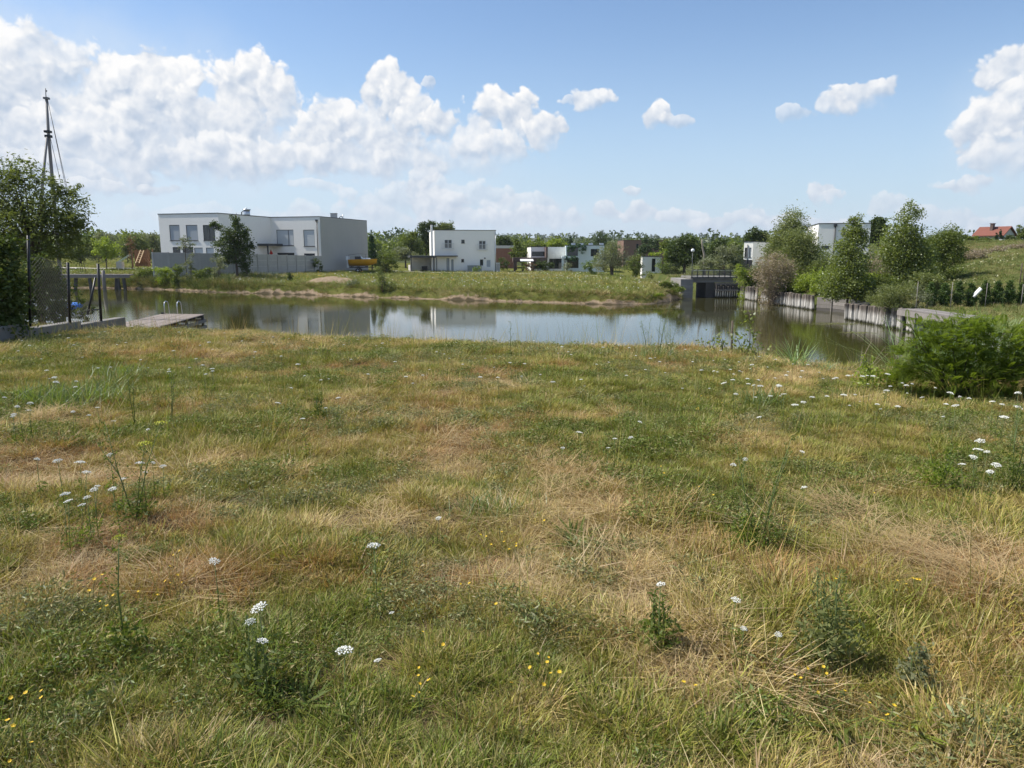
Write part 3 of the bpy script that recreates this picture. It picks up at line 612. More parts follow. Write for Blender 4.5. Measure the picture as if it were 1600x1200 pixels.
r, M = hE[0], hE[1]; u, z = uv(M, 1305.2, 354); MB().tube([M @ Vector((u, -.08, z)), M @ Vector((u, -.08, hE[6]))], .07, 7).build('downpipe', M_ANTH, r)
MB().box(u - .16, u + .16, -.26, -.003, z, z + .3, M).build('rain_hopper', M_ANTH, r)
# red roofed house on the hill
pz = at(1522, 374, 115); rx = empty('red_roof_house', (pz.x, pz.y, gz(pz.x, pz.y)), 0, 'small house with red tiled gable roof on top of the hill', 'house')
a = at(1524, 366, 115); bq = at(1559, 366, 115); W_ = bq.x - a.x; zr = zat(355.5, 115); ze = zat(366.5, 115); zg = zat(384, 115)
Mh = Mloc(a.x, a.y, R(-56)); dp = 3.6; W_ = 3.9
wl = MB().box(0, W_, 0, dp, zg, ze, Mh); wl.add([Mh @ Vector(v) for v in ((W_, 0, ze), (W_, dp, ze), (W_, dp / 2, zr - .15), (W_ - .2, 0, ze), (W_ - .2, dp, ze), (W_ - .2, dp / 2, zr - .15))], [(0, 1, 2), (5, 4, 3), (0, 2, 5, 3), (1, 4, 5, 2)])
wl.add([Mh @ Vector(v) for v in ((0, 0, ze), (0, dp, ze), (0, dp / 2, zr - .15), (.2, 0, ze), (.2, dp, ze), (.2, dp / 2, zr - .15))], [(2, 1, 0), (3, 4, 5), (3, 5, 2, 0), (2, 5, 4, 1)]); wl.build('wall', surf('grey_green_wall', (0.42, 0.44, 0.42), .9, .08, 1), rx)
rf = MB(); e = .5
for sg in (0, 1):
    y0_ = -e if sg == 0 else dp + e; zl = ze - e * (zr - ze) / (dp / 2)
    A_ = [(-.3, y0_, zl), (W_ + .3, y0_, zl), (W_ + .3, dp / 2, zr), (-.3, dp / 2, zr)]
    B_ = [(x_, y_, z_ + .12) for x_, y_, z_ in A_]
    rf.add([Mh @ Vector(v) for v in A_ + B_], [(0, 1, 2, 3), (7, 6, 5, 4), (0, 4, 5, 1), (1, 5, 6, 2), (2, 6, 7, 3), (3, 7, 4, 0)])
rfo = rf.build('roof', M_TILE, rx)
MB().box(W_ * .42, W_ * .52, dp * .2, dp * .38, ze, zr + .5, Mh).box(W_ * .40, W_ * .54, dp * .18, dp * .40, zr + .502, zr + .6, Mh).build('chimney', M_BRICKC, rfo)

# ------------------------------------------------------------------ concrete fence of the big houses
fence = empty('concrete_fence', (at(300, 396, 88).x, 88, -0.5), 0, 'long grey concrete panel fence in front of the big white houses', 'fence')
def seg(px0, Y0, zt0, px1, Y1, zt1, n, ribbed):
    a = at(px0, 396, Y0); b_ = at(px1, 396, Y1)
    for k in range(n):
        t0, t1 = k / n, (k + 1) / n; p0 = a.lerp(b_, t0); p1 = a.lerp(b_, t1); zt = zt0 + (zt1 - zt0) * (t0 + t1) / 2; zb = min(gz(p0.x, p0.y), gz(p1.x, p1.y)) - .15
        d = (p1 - p0).normalized(); nrm = Vector((d.y, -d.x, 0)) ; L = (p1 - p0).length
        Mf = Matrix.Translation((p0.x, p0.y, 0)) @ Matrix.Rotation(atan2(d.y, d.x), 4, 'Z')
        MB().box(-.08, .08, -.10, .10, zb, zt + .05, Mf).build('post', M_CONCL if k == 0 and ribbed else M_FENCE, fence)
        if ribbed:
            mb = MB().box(.083, L - .083, -.03, .03, zb, zt, Mf)
            for j in range(12): u = .15 + (L - .3) * j / 11; mb.box(u - .03, u + .03, -.055, -.032, zb + .05, zt - .03, Mf)
            mb.build('panel', M_FENCE, fence)
        else:
            h = (zt - zb) / 4
            for j in range(4): MB().box(.083, L - .083, -.035 + .006 * (j % 2), .035, zb + j * h + .008, zb + (j + 1) * h - .008, Mf).build('plank', M_FENCE, fence)
seg(238, 86, 1.78, 385, 87.5, 1.60, 6, True); seg(385, 87.5, 1.60, 503, 100.2, 1.32, 8, False)

# ------------------------------------------------------------------ paths
def strip(name, pts, wd, mat, label, lift=0.03):
    pts = [Vector((p[0], p[1], 0)) for p in pts]; dense = []
    for i in range(len(pts) - 1):
        n = max(2, int((pts[i + 1] - pts[i]).length / 1.0))
        dense += [pts[i].lerp(pts[i + 1], k / n) for k in range(n)]
    dense.append(pts[-1]); vs = []; fs = []
    for i, p in enumerate(dense):
        d = (dense[min(i + 1, len(dense) - 1)] - dense[max(i - 1, 0)]).normalized(); nr = Vector((-d.y, d.x, 0))
        for s_ in (-1, 1): q = p + nr * s_ * wd / 2; vs.append((q.x, q.y, max(gz(q.x, q.y), gz(p.x, p.y)) + lift))
    for i in range(len(dense) - 1): fs.append((2 * i, 2 * i + 2, 2 * i + 3, 2 * i + 1))
    o = MB().add(vs, fs).build(name, mat); tag(o, kind='structure'); o['label'] = label
strip('road', [(-19, 116.8), (-11.5, 114.2), (-2, 112), (6, 108), (12.5, 103)], 2.6, M_PATH, 'pale gravel road passing the houses beyond the lawn', .10)
strip('path', [(-66, 105), (-58, 103), (-48, 102)], 1.6, M_PATH, 'pale path edging by the playground', .16)

# ------------------------------------------------------------------ bridge and timber banks
br = empty('footbridge', (18.8, 70, WATER), 0, 'dark little bridge with railing over the narrow canal', 'bridge')
X = lambda px, Y=68.0: at(px, 396, Y).x
zd = zat(432.3, 68); zb_ = zat(441.5, 68)
MB().box(X(1081), X(1154), 68.0, 72.0, zd - .18, zd).build('deck', M_CONC, br)
MB().box(X(1083), X(1153), 68.12, 68.5, zb_, zd - .183).build('beam', M_WOODM, br)
MB().box(X(1064), X(1083), 67.6, 72, WATER - .6, zat(436, 68)).build('abutment', M_WOODM, br)
for k in range(5): MB().box(X(1064) - .01, X(1083) + .01, 67.52 + .012 * (k % 2), 67.597, WATER - .3 + k * .29, WATER - .025 + k * .29).build('plank', M_WOODM, br)
MB().box(X(1106), X(1119), 68.2, 71.8, WATER - .6, zb_ - .003).build('pier', M_PLANKD, br)
zr_ = zat(422.3, 68)
rl = MB(); rl.box(X(1082), X(1152), 68.02, 68.08, zr_ - .06, zr_); rl.box(X(1082), X(1152), 68.03, 68.07, zd + .08, zd + .12); rl.build('handrail', M_STEEL, br)
for k in range(9): x = X(1082) + (X(1152) - X(1082) - .06) * k / 8; MB().box(x, x + .06, 67.96, 68.015, zd - .1, zr_ - .002).build('post', M_ANTH, br)
bb = MB()
for k in range(64): x = X(1082.6) + (X(1151.5) - X(1082.6)) * k / 63; bb.box(x - .012, x + .012, 68.035, 68.065, zd + .121, zr_ - .061)
bb.build('baluster', M_WOODG, br)['kind'] = 'stuff'
rl = MB(); rl.box(X(1080, 71.8), X(1156, 71.8), 71.9, 71.96, zr_ - .06, zr_); rl.build('handrail', M_ANTH, br)
# timber frame beside the pier
tf = empty('timber_retaining_frame', (X(1137), 68, WATER), 0, 'timber frame with short white posts right under the bridge end', 'retaining wall')
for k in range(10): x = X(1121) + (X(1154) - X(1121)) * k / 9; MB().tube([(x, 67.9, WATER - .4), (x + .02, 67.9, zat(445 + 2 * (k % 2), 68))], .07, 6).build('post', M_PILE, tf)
for z in (zat(443.5, 68), zat(453.5, 68)): MB().box(X(1119.5), X(1156), 67.72, 67.82, z - .07, z + .07).build('rail', M_WOODG, tf)
MB().box(X(1119.5), X(1156), 68.1, 68.3, WATER - .4, zat(442, 68)).build('back_board', M_PLANKD, tf)

def pile(parent, x, y, ztop, rad, mat=None):
    n = 8; ph = random.random() * 6; lean = Vector((random.uniform(-.03, .03), random.uniform(-.03, .03), 0)); mb = MB(); vs = []; fs = []
    zs = [WATER - .6, WATER + .15, WATER + .55 * (ztop - WATER), ztop - .05, ztop]
    for i, z in enumerate(zs):
        for k in range(n):
            a = 2 * pi * k / n + ph; rr = rad * (1 + .16 * sin(2 * a + ph) + random.uniform(-.07, .07)) * (0.8 if i == 4 else 1.0 + .06 * sin(i * 2 + ph))
            vs.append((x + cos(a) * rr + lean.x * i, y + sin(a) * rr + lean.y * i, z + (random.uniform(-.03, .03) if i == 4 else 0)))
    for i in range(len(zs) - 1):
        for k in range(n): fs.append((i * n + k, i * n + (k + 1) % n, (i + 1) * n + (k + 1) % n, (i + 1) * n + k))
    fs.append(tuple((len(zs) - 1) * n + k for k in range(n)))
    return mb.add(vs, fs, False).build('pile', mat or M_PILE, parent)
def pile_wall(name, label, pts, spacing, rad, ytops, pxs):
    """piles side by side along the bank; ytops at pxs give their tops"""
    root = empty(name, (pts[0][0], pts[0][1], WATER), 0, label, 'pile wall')
    pts = [Vector((p[0], p[1], 0)) for p in pts]; out = []
    for i in range(len(pts) - 1):
        L = (pts[i + 1] - pts[i]).length; n = max(1, int(L / spacing))
        out += [pts[i].lerp(pts[i + 1], k / n) for k in range(n)]
    for p in out:
        px = 800 + FPX * p.x / p.y * 1.0155
        yt = np.interp(px, pxs, ytops) + random.uniform(-.5, .5) + 1.5
        pile(root, p.x + random.uniform(-.03, .03), p.y + random.uniform(-.04, .04), zat(yt, p.y), rad * random.uniform(.86, 1.14))
    return root
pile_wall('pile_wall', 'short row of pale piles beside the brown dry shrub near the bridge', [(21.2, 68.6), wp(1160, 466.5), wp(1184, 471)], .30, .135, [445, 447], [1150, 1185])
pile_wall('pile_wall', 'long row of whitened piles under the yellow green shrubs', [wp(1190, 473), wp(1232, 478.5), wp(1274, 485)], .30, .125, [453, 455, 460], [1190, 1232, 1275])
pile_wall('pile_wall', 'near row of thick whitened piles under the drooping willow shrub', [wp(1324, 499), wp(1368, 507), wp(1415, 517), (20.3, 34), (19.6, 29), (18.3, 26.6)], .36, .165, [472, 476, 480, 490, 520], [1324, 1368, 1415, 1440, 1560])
rb_ = empty('retaining_boards', (22, 51, WATER), 0, 'dark horizontal boards closing the gap between the two long pile rows', 'retaining wall')
ca, cb, cc = Vector((*wp(1276, 485), 0)), Vector((*wp(1299, 486.5), 0)), Vector((22.9, 49.5, 0))
cd_, ce = Vector((22.5, 46.5, 0)), Vector((*wp(1324, 499), 0))
for p0, p1 in ((ca, cb), (cb, cc), (cc, cd_), (cd_, ce)):
    for k in range(4):
        z = WATER - .05 + k * .25; MB().bar((p0.x, p0.y, z + .12), (p1.x, p1.y, z + .12), .08 + .01 * (k % 2), .235).build('board', M_WOODG if k > 0 else M_PLANKD, rb_)
for p in (cb, cc): MB().box(p.x - .09, p.x + .09, p.y - .16, p.y + .02, WATER - .4, WATER + 1.05).build('post', M_WOODG, rb_)

# timber deck on the right bank
dk = empty('timber_deck', (21, 33, -1.12), 0, 'weathered timber deck on the bank behind the reeds', 'deck')
A0 = Vector((19.75, 37.5, -1.14)); A1 = Vector((19.6, 31.8, -1.12))
for k in range(5):
    o_ = Vector((.27 * k, 0, 0)); MB().bar(A0 + o_, A1 + o_, .255, .06 + .006 * (k % 2)).build('plank', M_WOODG, dk)
MB().bar(A0 + Vector((-.14, 0, -.16)), A1 + Vector((-.14, 0, -.16)), .06, .26).build('edge_board', M_WOODG, dk)
MB().bar(A0 + Vector((0, .05, -.17)), A0 + Vector((1.25, .05, -.17)), .06, .26).build('edge_board', M_WOODG, dk)
for k in range(4): q = A0.lerp(A1, k / 3); MB().box(q.x + .1, q.x + .25, q.y - .2, q.y - .05, WATER - .3, -1.2).build('post', M_PLANKD, dk)

# swimming dock with ladder
dock = empty('swimming_dock', (-16.4, 35, WATER), 0, 'wooden swimming dock with a steel bathing ladder', 'dock')
FR = Vector((-16.05, 38.5, -1.50)); FL = Vector((-18.45, 38.9, -1.50)); NR = Vector((-14.95, 30.2, -1.46)); NL = Vector((-17.35, 30.6, -1.46))
nb = 16
for k in range(nb):
    a = FL.lerp(FR, (k + .5) / nb); b_ = NL.lerp(NR, (k + .5) / nb)
    MB().bar(a, b_, 2.43 / nb - .014, .045 + .004 * (k % 3)).build('plank', M_WOOD, dock)
for k, dz in enumerate((-.30, -.62)):
    dn = Vector((.06, 0, 0)); MB().bar(FR + dn + Vector((0, .02, dz)), NR + dn + Vector((0, 0, dz)), .05, .15).build('side_board', M_WOODG, dock)
    MB().bar(FL + Vector((0, .07, dz)), FR + Vector((0, .07, dz)), .05, .15).build('side_board', M_WOODG, dock)
for k in range(7):
    q = FR.lerp(NR, k / 6.0); w_ = (FL - FR).normalized()
    MB().bar(q + w_ * .08 + Vector((0, -.06, -.10)), q + w_ * 2.33 + Vector((0, -.06, -.10)), .10, .13).build('joist', M_PLANKD, dock)
    if k % 2 == 0:
        for w2_ in (.1, 2.28): p_ = q + w_ * w2_; MB().tube([(p_.x, p_.y - .1, WATER - 1.0), (p_.x, p_.y - .1, -1.62)], .07, 7).build('post', M_PLANKD, dock)
lad = MB()
for px in (262.3, 282.2):
    p = at(px, 489, 38.75); x = p.x + .02
    lad2 = MB().tube([(x, 38.35, -1.46), (x, 38.35, -.98), (x, 38.42, -.86), (x, 38.58, -.80), (x, 38.76, -.86), (x, 38.84, -.98), (x, 38.90, -1.5), (x, 38.92, -3.1)], .024, 8).build('ladder_rail', M_STEEL, dock)
xs = [at(px, 489, 38.75).x + .02 for px in (262.3, 282.2)]
for z in (-1.75, -2.05, -2.32): MB().box(xs[0], xs[1], 38.86, 38.94, z, z + .03).build('ladder_rung', M_STEEL, dock)
p = at(254.5, 489, 38.6); MB().box(p.x - .06, p.x + .06, 38.5, 38.62, -1.47, -1.38).build('mooring_cleat', M_ANTH, dock)

# small jetty far left with mooring pile
jt = empty('jetty', (at(160, 430, 83).x, 83, WATER), 0, 'grey plank jetty on trestles near the far left shore', 'jetty')
ja, jb = at(60, 429.5, 82.5), at(207, 429.5, 84.5)
MB().bar(ja, jb, 1.4, .12).build('deck', M_WOODG, jt); MB().bar(ja + Vector((0, -.72, -.17)), jb + Vector((0, -.72, -.17)), .08, .26).build('edge_board', M_WOODG, jt)
for px in (144, 181.5, 188, 197, 118):
    p = at(px, 430, 83.4); MB().bar((p.x, p.y - .4, WATER - .5), (p.x + (.25 if px in (181.5, 118) else -.1), p.y - .4, p.z - .32), .26, .26).build('trestle_post', M_PLANKD, jt)
p = at(163.5, 451, 81); tag(MB().tube([(p.x, p.y, WATER - .8), (p.x, p.y, zat(436, 81)), (p.x + .03, p.y, zat(422.3, 81))], [.19, .18, .17], 9).build('mooring_pile', M_WOODG), 'single tall mooring pile standing before the grey jetty', 'mooring pile')
p = on(1142, 545, -.35); stk_y = 13.0
p = at(1142.5, 540, stk_y); tag(MB().tube([(p.x + .02, stk_y, gz(p.x, stk_y) - .2), (p.x, stk_y, zat(501, stk_y))], [.022, .018], 7).build('stake', M_BARK), 'thin dark stake beside the poplar sapling at the pond edge', 'stake')

# street lamp by the bridge
p = at(1081.3, 420, 84); sl = empty('street_lamp', (p.x, p.y, gz(p.x, p.y)), 0, 'slim street lamp with round head left of the bridge', 'street lamp')
MB().tube([(p.x, p.y, gz(p.x, p.y) - .2), (p.x, p.y, zat(394, 84))], [.06, .045], 7).build('pole', M_ANTH, sl)
MB().tube([(p.x, p.y, zat(394, 84)), (p.x, p.y, zat(392.5, 84)), (p.x, p.y, zat(390, 84)), (p.x, p.y, zat(388.6, 84))], [.10, .20, .20, .08], 9).build('lamp_head', M_WHITEP, sl)
# bright bare trunk leaning beside the lamp
p = at(1102, 408, 88); tag(MB().tube([(p.x, p.y, gz(p.x, p.y) - .2), at(1100.5, 398, 88), at(1097.5, 385, 88), at(1096.5, 374, 88)], [.16, .14, .10, .06], 7).build('dead_trunk', M_BARKL), 'bare pale leaning trunk right of the street lamp', 'dead tree')

# ------------------------------------------------------------------ yellow boat on its trailer
bx, by = at(564, 415, 104.5).x, 104.5; bg_ = gz(bx, by)
bt = empty('motor_boat', (bx, by, bg_), 0, 'yellow motor boat with windscreen beside the bare grey house wall', 'boat')
L = 3.7; x0 = at(546, 415, by).x; z0 = zat(415.5, by); z1 = zat(405.5, by)
vs = []; fs = []; ns = 9
for i in range(ns):
    t = i / (ns - 1); hw = .78 * (1 - max(0, (t - .55) / .45) ** 2.2) + .02; zk = z0 + .38 * max(0, (t - .6) / .4) ** 2; sh = z1 + .10 * t
    prof = [(-hw, sh), (-hw * .92, z0 + .42 + .2 * t), (-hw * .45, zk + .08), (0, zk), (hw * .45, zk + .08), (hw * .92, z0 + .42 + .2 * t), (hw, sh)]
    vs += [(x0 + L * t + (.25 * (z - z0) * t), by + q, z) for q, z in prof]
for i in range(ns - 1):
    for k in range(6): fs.append((i * 7 + k, (i + 1) * 7 + k, (i + 1) * 7 + k + 1, i * 7 + k + 1))
fs.append(tuple(range(7)))
MB().add(vs, fs, True).build('hull', M_YELLOW, bt)
MB().add([vs[i * 7] for i in range(ns)] + [vs[i * 7 + 6] for i in range(ns)], [(i, i + 1, ns + i + 1, ns + i) for i in range(ns - 1)]).build('deck', M_WHITEP, bt)
MB().box(x0 + .9, x0 + 1.7, by - .5, by + .5, z1 + .02, z1 + .42).build('canvas_cover', M_ANTH, bt)
MB().add([(x0 + 1.85, by - .55, z1 + .08), (x0 + 1.85, by + .55, z1 + .08), (x0 + 1.55, by + .45, z1 + .5), (x0 + 1.55, by - .45, z1 + .5), (x0 + 1.9, by - .55, z1 + .08), (x0 + 1.9, by + .55, z1 + .08), (x0 + 1.6, by + .45, z1 + .5), (x0 + 1.6, by - .45, z1 + .5)],
    [(0, 1, 2, 3), (7, 6, 5, 4), (0, 4, 5, 1), (2, 6, 7, 3), (1, 5, 6, 2), (0, 3, 7, 4)]).build('windscreen', M_GLASS, bt)
MB().box(x0 + 2.05, x0 + 2.9, by - .42, by + .42, z1 + .06, z1 + .22).build('foredeck_hatch', M_WHITEP, bt)
MB().box(x0 - .42, x0 - .02, by - .22, by + .22, z1 - .1, z1 + .45).box(x0 - .34, x0 - .12, by - .1, by + .1, z0 - .25, z1 - .103).build('outboard_motor', M_WHITEP, bt)
rl = MB(); rl.tube([(x0 + .1, by - .72, z1 + .05), (x0 + .1, by - .72, z1 + .62), (x0 + 1.4, by - .74, z1 + .78), (x0 + 3.4, by - .3, z1 + .72), (x0 + 3.7, by - .1, z1 + .2)], .02, 5); rl.tube([(x0 + 2.4, by - .6, z1 + .08), (x0 + 2.4, by - .6, z1 + .74)], .018, 5); rl.build('guard_rail', M_ANTH, bt)
tr = empty('boat_trailer', (bx, by, bg_), 0, 'dark boat trailer carrying the yellow motor boat', 'trailer')
zt_ = z0 - .02
fm_ = MB()
for s_ in (-.5, .5): fm_.bar((x0 + .1, by + s_, zt_ - .16), (x0 + 3.3, by + s_ * .4, zt_ - .16), .09, .12)
fm_.bar((x0 + 3.3, by, zt_ - .16), (x0 + 4.5, by, zt_ - .22), .09, .1)
for u in (.4, 1.3, 2.4): fm_.bar((x0 + u, by - .7, zt_ - .045), (x0 + u, by + .7, zt_ - .045), .09, .09)
fm_.build('frame', M_BLACK, tr)
for s_ in (-.85, .85):
    wl_ = MB().tube([(x0 + 1.3, by + s_ - .09, bg_ + .3), (x0 + 1.3, by + s_ + .09, bg_ + .3)], .3, 16).build('wheel', M_BLACK, tr)
    MB().tube([(x0 + 1.3, by + s_ - .1, bg_ + .3), (x0 + 1.3, by + s_ + .1, bg_ + .3)], .15, 10).build('rim', M_STEEL, wl_)
    MB().box(x0 + .93, x0 + 1.67, by + s_ - .12, by + s_ + .12, bg_ + .62, bg_ + .66).build('mudguard', M_ANTH, tr)

# ------------------------------------------------------------------ playground
PY = 104.0
P_ = lambda px, py, dy=0: at(px, py, PY + dy)
gb = gz(P_(215, 410).x, PY)
pt = empty('play_tower', (P_(218, 410).x, PY, gb), 0, 'orange wooden play tower with a pale ladder', 'play tower')
xa, xb = P_(206.5, 400).x, P_(231, 400).x; zt1 = zat(390.5, PY)
for k in range(9):
    u0_ = xa + (xb - xa) * k / 9; MB().box(u0_ + .01, u0_ + (xb - xa) / 9 - .01, PY + .6, PY + .64, gb + .35, zt1 - .02 * (k % 3)).build('board', M_ORANGE, pt)
for x in (xa, xb):
    for dy in (0, 1.4): MB().box(x - .06, x + .06, PY + dy - .06, PY + dy + .06, gb - .2, zt1 + .15).build('post', M_ORANGE, pt)
MB().box(xa, xb, PY - .02, PY + 1.42, gb + 1.0, gb + 1.06).build('floor_board', M_ORANGE, pt)
MB().box(P_(223, 402).x, P_(234, 402).x, PY - .3, PY - .2, zat(402.8, PY), zat(401.2, PY)).build('rail', M_ORANGE, pt)
MB().bar(P_(223, 402, -.25), P_(231.5, 411, -.25), .1, .1).build('brace', M_ORANGE, pt); MB().bar(P_(227, 400, -.25), P_(234, 411.5, -.25), .1, .1).build('brace', M_ORANGE, pt)
la, lb_, lc, ld = P_(211.8, 411, -.9), P_(219.8, 390.5, 0), P_(217.3, 411, -.9), P_(224.8, 391, 0)
for a, b_ in ((la, lb_), (lc, ld)): MB().bar(a, b_, .09, .09).build('ladder_rail', M_PINE, pt)
for k in range(6): t = .1 + k * .16; MB().bar(la.lerp(lb_, t), lc.lerp(ld, t), .07, .07).build('ladder_rung', M_PINE, pt)
sld = empty('slide', (P_(195, 410).x, PY, gb), 0, 'pale green plastic slide left of the play tower', 'slide')
s0, s1, s2, s3 = P_(203.5, 399), P_(193, 405.5), P_(187, 409.5), P_(184.5, 410.4)
tr_ = MB()
for a, b_ in ((s0, s1), (s1, s2), (s2, s3)): tr_.bar(a, b_, .5, .05)
tr_.build('chute', M_SLIDE, sld)
for sy in (-.26, .26):
    e_ = MB(); d_ = Vector((0, sy, .06))
    for a, b_ in ((s0, s1), (s1, s2), (s2, s3)): e_.bar(a + d_, b_ + d_, .05, .16)
    e_.build('side_rim', M_SLIDE, sld)
MB().bar(P_(199.5, 401.5), P_(199.5, 411), .06, .06).build('support', M_ANTH, sld)
tag(MB().box(P_(190.5, 409).x, P_(199, 409).x, PY - 1.6, PY - .9, gb - .1, zat(408.9, PY - 1)).build('bench_slab', M_PATH), 'low pale slab lying under the slide', 'slab')

# ------------------------------------------------------------------ left: mast, low wall, chain link fence
MY = 36.0; mp = lambda px, py, dy=0: at(px, py, MY + dy)
ms_ = empty('mast', (mp(86, 440).x, MY, gz(mp(86, 440).x, MY)), 0, 'tall grey mast with strut and wire stays behind the leafy tree', 'mast')
b0 = mp(93, 440); MB().tube([(b0.x, MY, gz(b0.x, MY) - .3), mp(84.2, 310), mp(76.5, 220), mp(72.3, 153)], [.09, .082, .07, .055], 9).build('pole', M_MAST, ms_)
b1 = mp(52, 440, -.6); MB().tube([(b1.x, b1.y, gz(b1.x, b1.y) - .3), mp(66, 292, -.3), mp(73.5, 214, -.15)], [.075, .065, .05], 8).build('strut', M_MAST, ms_)
cl = MB(); cl.box(mp(75.3, 209).x - .12, mp(75.3, 209).x + .12, MY - .12, MY + .12, zat(215, MY), zat(211, MY)); cl.box(mp(75, 206).x - .13, mp(75, 206).x + .12, MY - .12, MY + .12, zat(207.5, MY), zat(204, MY)); cl.build('clamp', M_BLACK, ms_)
MB().box(mp(72.3, 153).x - .10, mp(72.3, 153).x + .10, MY - .10, MY + .12, zat(155, MY), zat(152, MY)).build('mast_cap', M_MAST, ms_)
vn = MB(); vn.tube([mp(72, 153), mp(71.2, 138)], .018, 5); vn.tube([mp(68.5, 152.3), mp(72, 152.3)], .018, 5); vn.add([mp(71.3, 140), mp(74.2, 142), mp(71.5, 145), mp(71.3, 140, .02), mp(74.2, 142, .02), mp(71.5, 145, .02)], [(0, 1, 2), (5, 4, 3), (0, 3, 4, 1), (1, 4, 5, 2), (2, 5, 3, 0)]); vn.build('wind_vane', M_BLACK, ms_)
for a, b_, c_ in ((75.2, 160, 116), (77.0, 208, 109), (74.6, 156, 112)):
    e_ = mp(c_ + 18, 425, 1.5); MB().tube([mp(a, b_), e_], .011, 4).build('stay_wire', M_ANTH, ms_)

wall = empty('low_wall', (-9.75, 14, gz(-9.75, 14)), 0, 'low grey concrete wall along the left edge of the meadow', 'wall')
wy = [8.2, 10.4, 12.6, 14.6, 16.4, 18.3]; wz = [.36, .33, .29, .20, .09, -.02]
for k in range(len(wy) - 1):
    MB().box(-9.86, -9.60, wy[k] + .012, wy[k + 1] - .012, gz(-9.7, wy[k + 1]) - .5, wz[k] - .03 * (k % 2)).build('block', M_CONC, wall, bevel=.012)
fe = empty('chain_link_fence', (-9.72, 15.8, .1), 0, 'black chain link fence leaning on the low concrete wall', 'fence')
posts = [(46.5, 509, 368, 14.7), (108.5, 505, 410, 16.0), (157.5, 503, 412, 17.25)]
PT = []
for px, yb, yt, Y in posts:
    a = at(px + .5, yb, Y); b_ = at(px - (2.6 if px < 150 else 4.5), yt, Y); b_.x = a.x + (b_.x - a.x); PT.append((a, b_))
    MB().tube([a - Vector((0, 0, .02)), b_], .026 if px < 100 else .03, 8).build('post', M_BLACK, fe)
(a0, c0), (a1, c1), (a2, c2) = PT
MB().tube([at(137, 492, 17.0), at(149, 434, 17.2)], .024, 7).build('brace', M_BLACK, fe)
MB().tube([at(138, 485, 16.9), at(157, 483.5, 17.2)], .014, 6).build('rail', M_BLACK, fe)
def netting(pa, pb, pc, pd, sp=.088, r_=.0034):
    """diamond wire netting: pa-pb bottom, pc-pd top"""
    mb = MB(); L_ = (pb - pa).length; H_ = ((pc - pa).length + (pd - pb).length) / 2; n_ = int((L_ + H_) / sp)
    P2 = lambda u, v: pa.lerp(pb, u / L_).lerp(pc.lerp(pd, u / L_), v / H_) + Vector((.05 * sin(u * 5) * (v / H_), 0, 0))
    for k in range(1, n_):
        for s_ in (1, -1):
            c_ = k * sp; pts_ = []
            u_a, v_a = (max(0, c_ - H_), min(H_, c_)); u_b, v_b = (min(L_, c_), max(0, c_ - L_))
            for j in range(5):
                u = u_a + (u_b - u_a) * j / 4; v = v_a + (v_b - v_a) * j / 4
                pts_.append(P2(u if s_ > 0 else L_ - u, v))
            mb.tube(pts_, r_, 3, cap=False, smooth=False)
    return mb
tp = at(47.5, 399, 14.7); tq = at(106.5, 412, 16.0)
netting(a0, a1, tp, tq).build('wire_netting', M_WIRE, fe)
netting(a1, a2, at(109, 473, 16.0), at(156, 484, 17.2)).build('wire_netting', M_WIRE, fe)
mb = MB(); mb.tube([tp, tp.lerp(tq, .5) + Vector((0, 0, -.03)), tq], .004, 4); mb.build('tension_wire', M_BLACK, fe)
# blue tarpaulin-covered dinghy on the left plot
kx = at(117, 478, 40.0); kz = gz(kx.x, 40)
dg = empty('covered_dinghy', (kx.x, 40, kz), 0, 'small boat under a blue cover behind the chain link fence', 'boat')
zk = zat(476, 40); mb = MB(); vs = []; fs = []
for i in range(8):
    t = i / 7; hw = .55 * sin(pi * min(1, .18 + t * .82)) ** .6; hh = .16 * sin(pi * (.1 + .8 * t))
    for q, h in ((-hw, -.18), (-hw * .9, 0), (-hw * .4, hh), (hw * .4, hh), (hw * .9, 0), (hw, -.18)): vs.append((kx.x - .62 + 1.05 * t, 40 + q, zk + h - .05))
for i in range(7):
    for k in range(5): fs.append((i * 6 + k, i * 6 + k + 1, (i + 1) * 6 + k + 1, (i + 1) * 6 + k))
fs += [tuple(range(6))[::-1], tuple(42 + k for k in range(6))]
MB().add(vs, fs, True).build('cover', M_BLUE, dg)
MB().tube([(kx.x - .58, 40, zk - .45), (kx.x - .3, 40, zk - .5), (kx.x + .2, 40, zk - .5), (kx.x + .40, 40, zk - .4)], [.12, .26, .26, .1], 10).build('hull', M_WHITEP, dg)

# right: thuja posts, leaning board, thin garden posts
lb2 = at(1527.5, 456, 40.3); tag(MB().bar(at(1520.5, 463, 40.4), at(1533, 450.5, 40.2), .08, .24, up=(0, 1, .3)).build('leaning_board', M_WHITEP), 'white board leaning among the small thujas', 'board')
wf = empty('wire_fence', (at(1470, 460, 39).x, 39, -1.2), 0, 'thin wire fence before the row of small thujas', 'fence')
pr_ = None
for px, yt in ((1432, 440), (1486, 441), (1540, 442), (1596, 444)):
    p = at(px, 470, 39.2); z = gz(p.x, p.y); MB().tube([(p.x, p.y, z - .2), (p.x, p.y, zat(yt, 39.2))], .018, 6).build('post', M_WOODG, wf)
    if pr_:
        for f in (.25, .6, .95): MB().tube([(pr_[0], pr_[1], pr_[2] + (pr_[3] - pr_[2]) * f), (p.x, p.y, z + (zat(yt, 39.2) - z) * f)], .0025, 3).build('wire', M_BLACK, wf)
    pr_ = (p.x, p.y, z, zat(yt, 39.2))
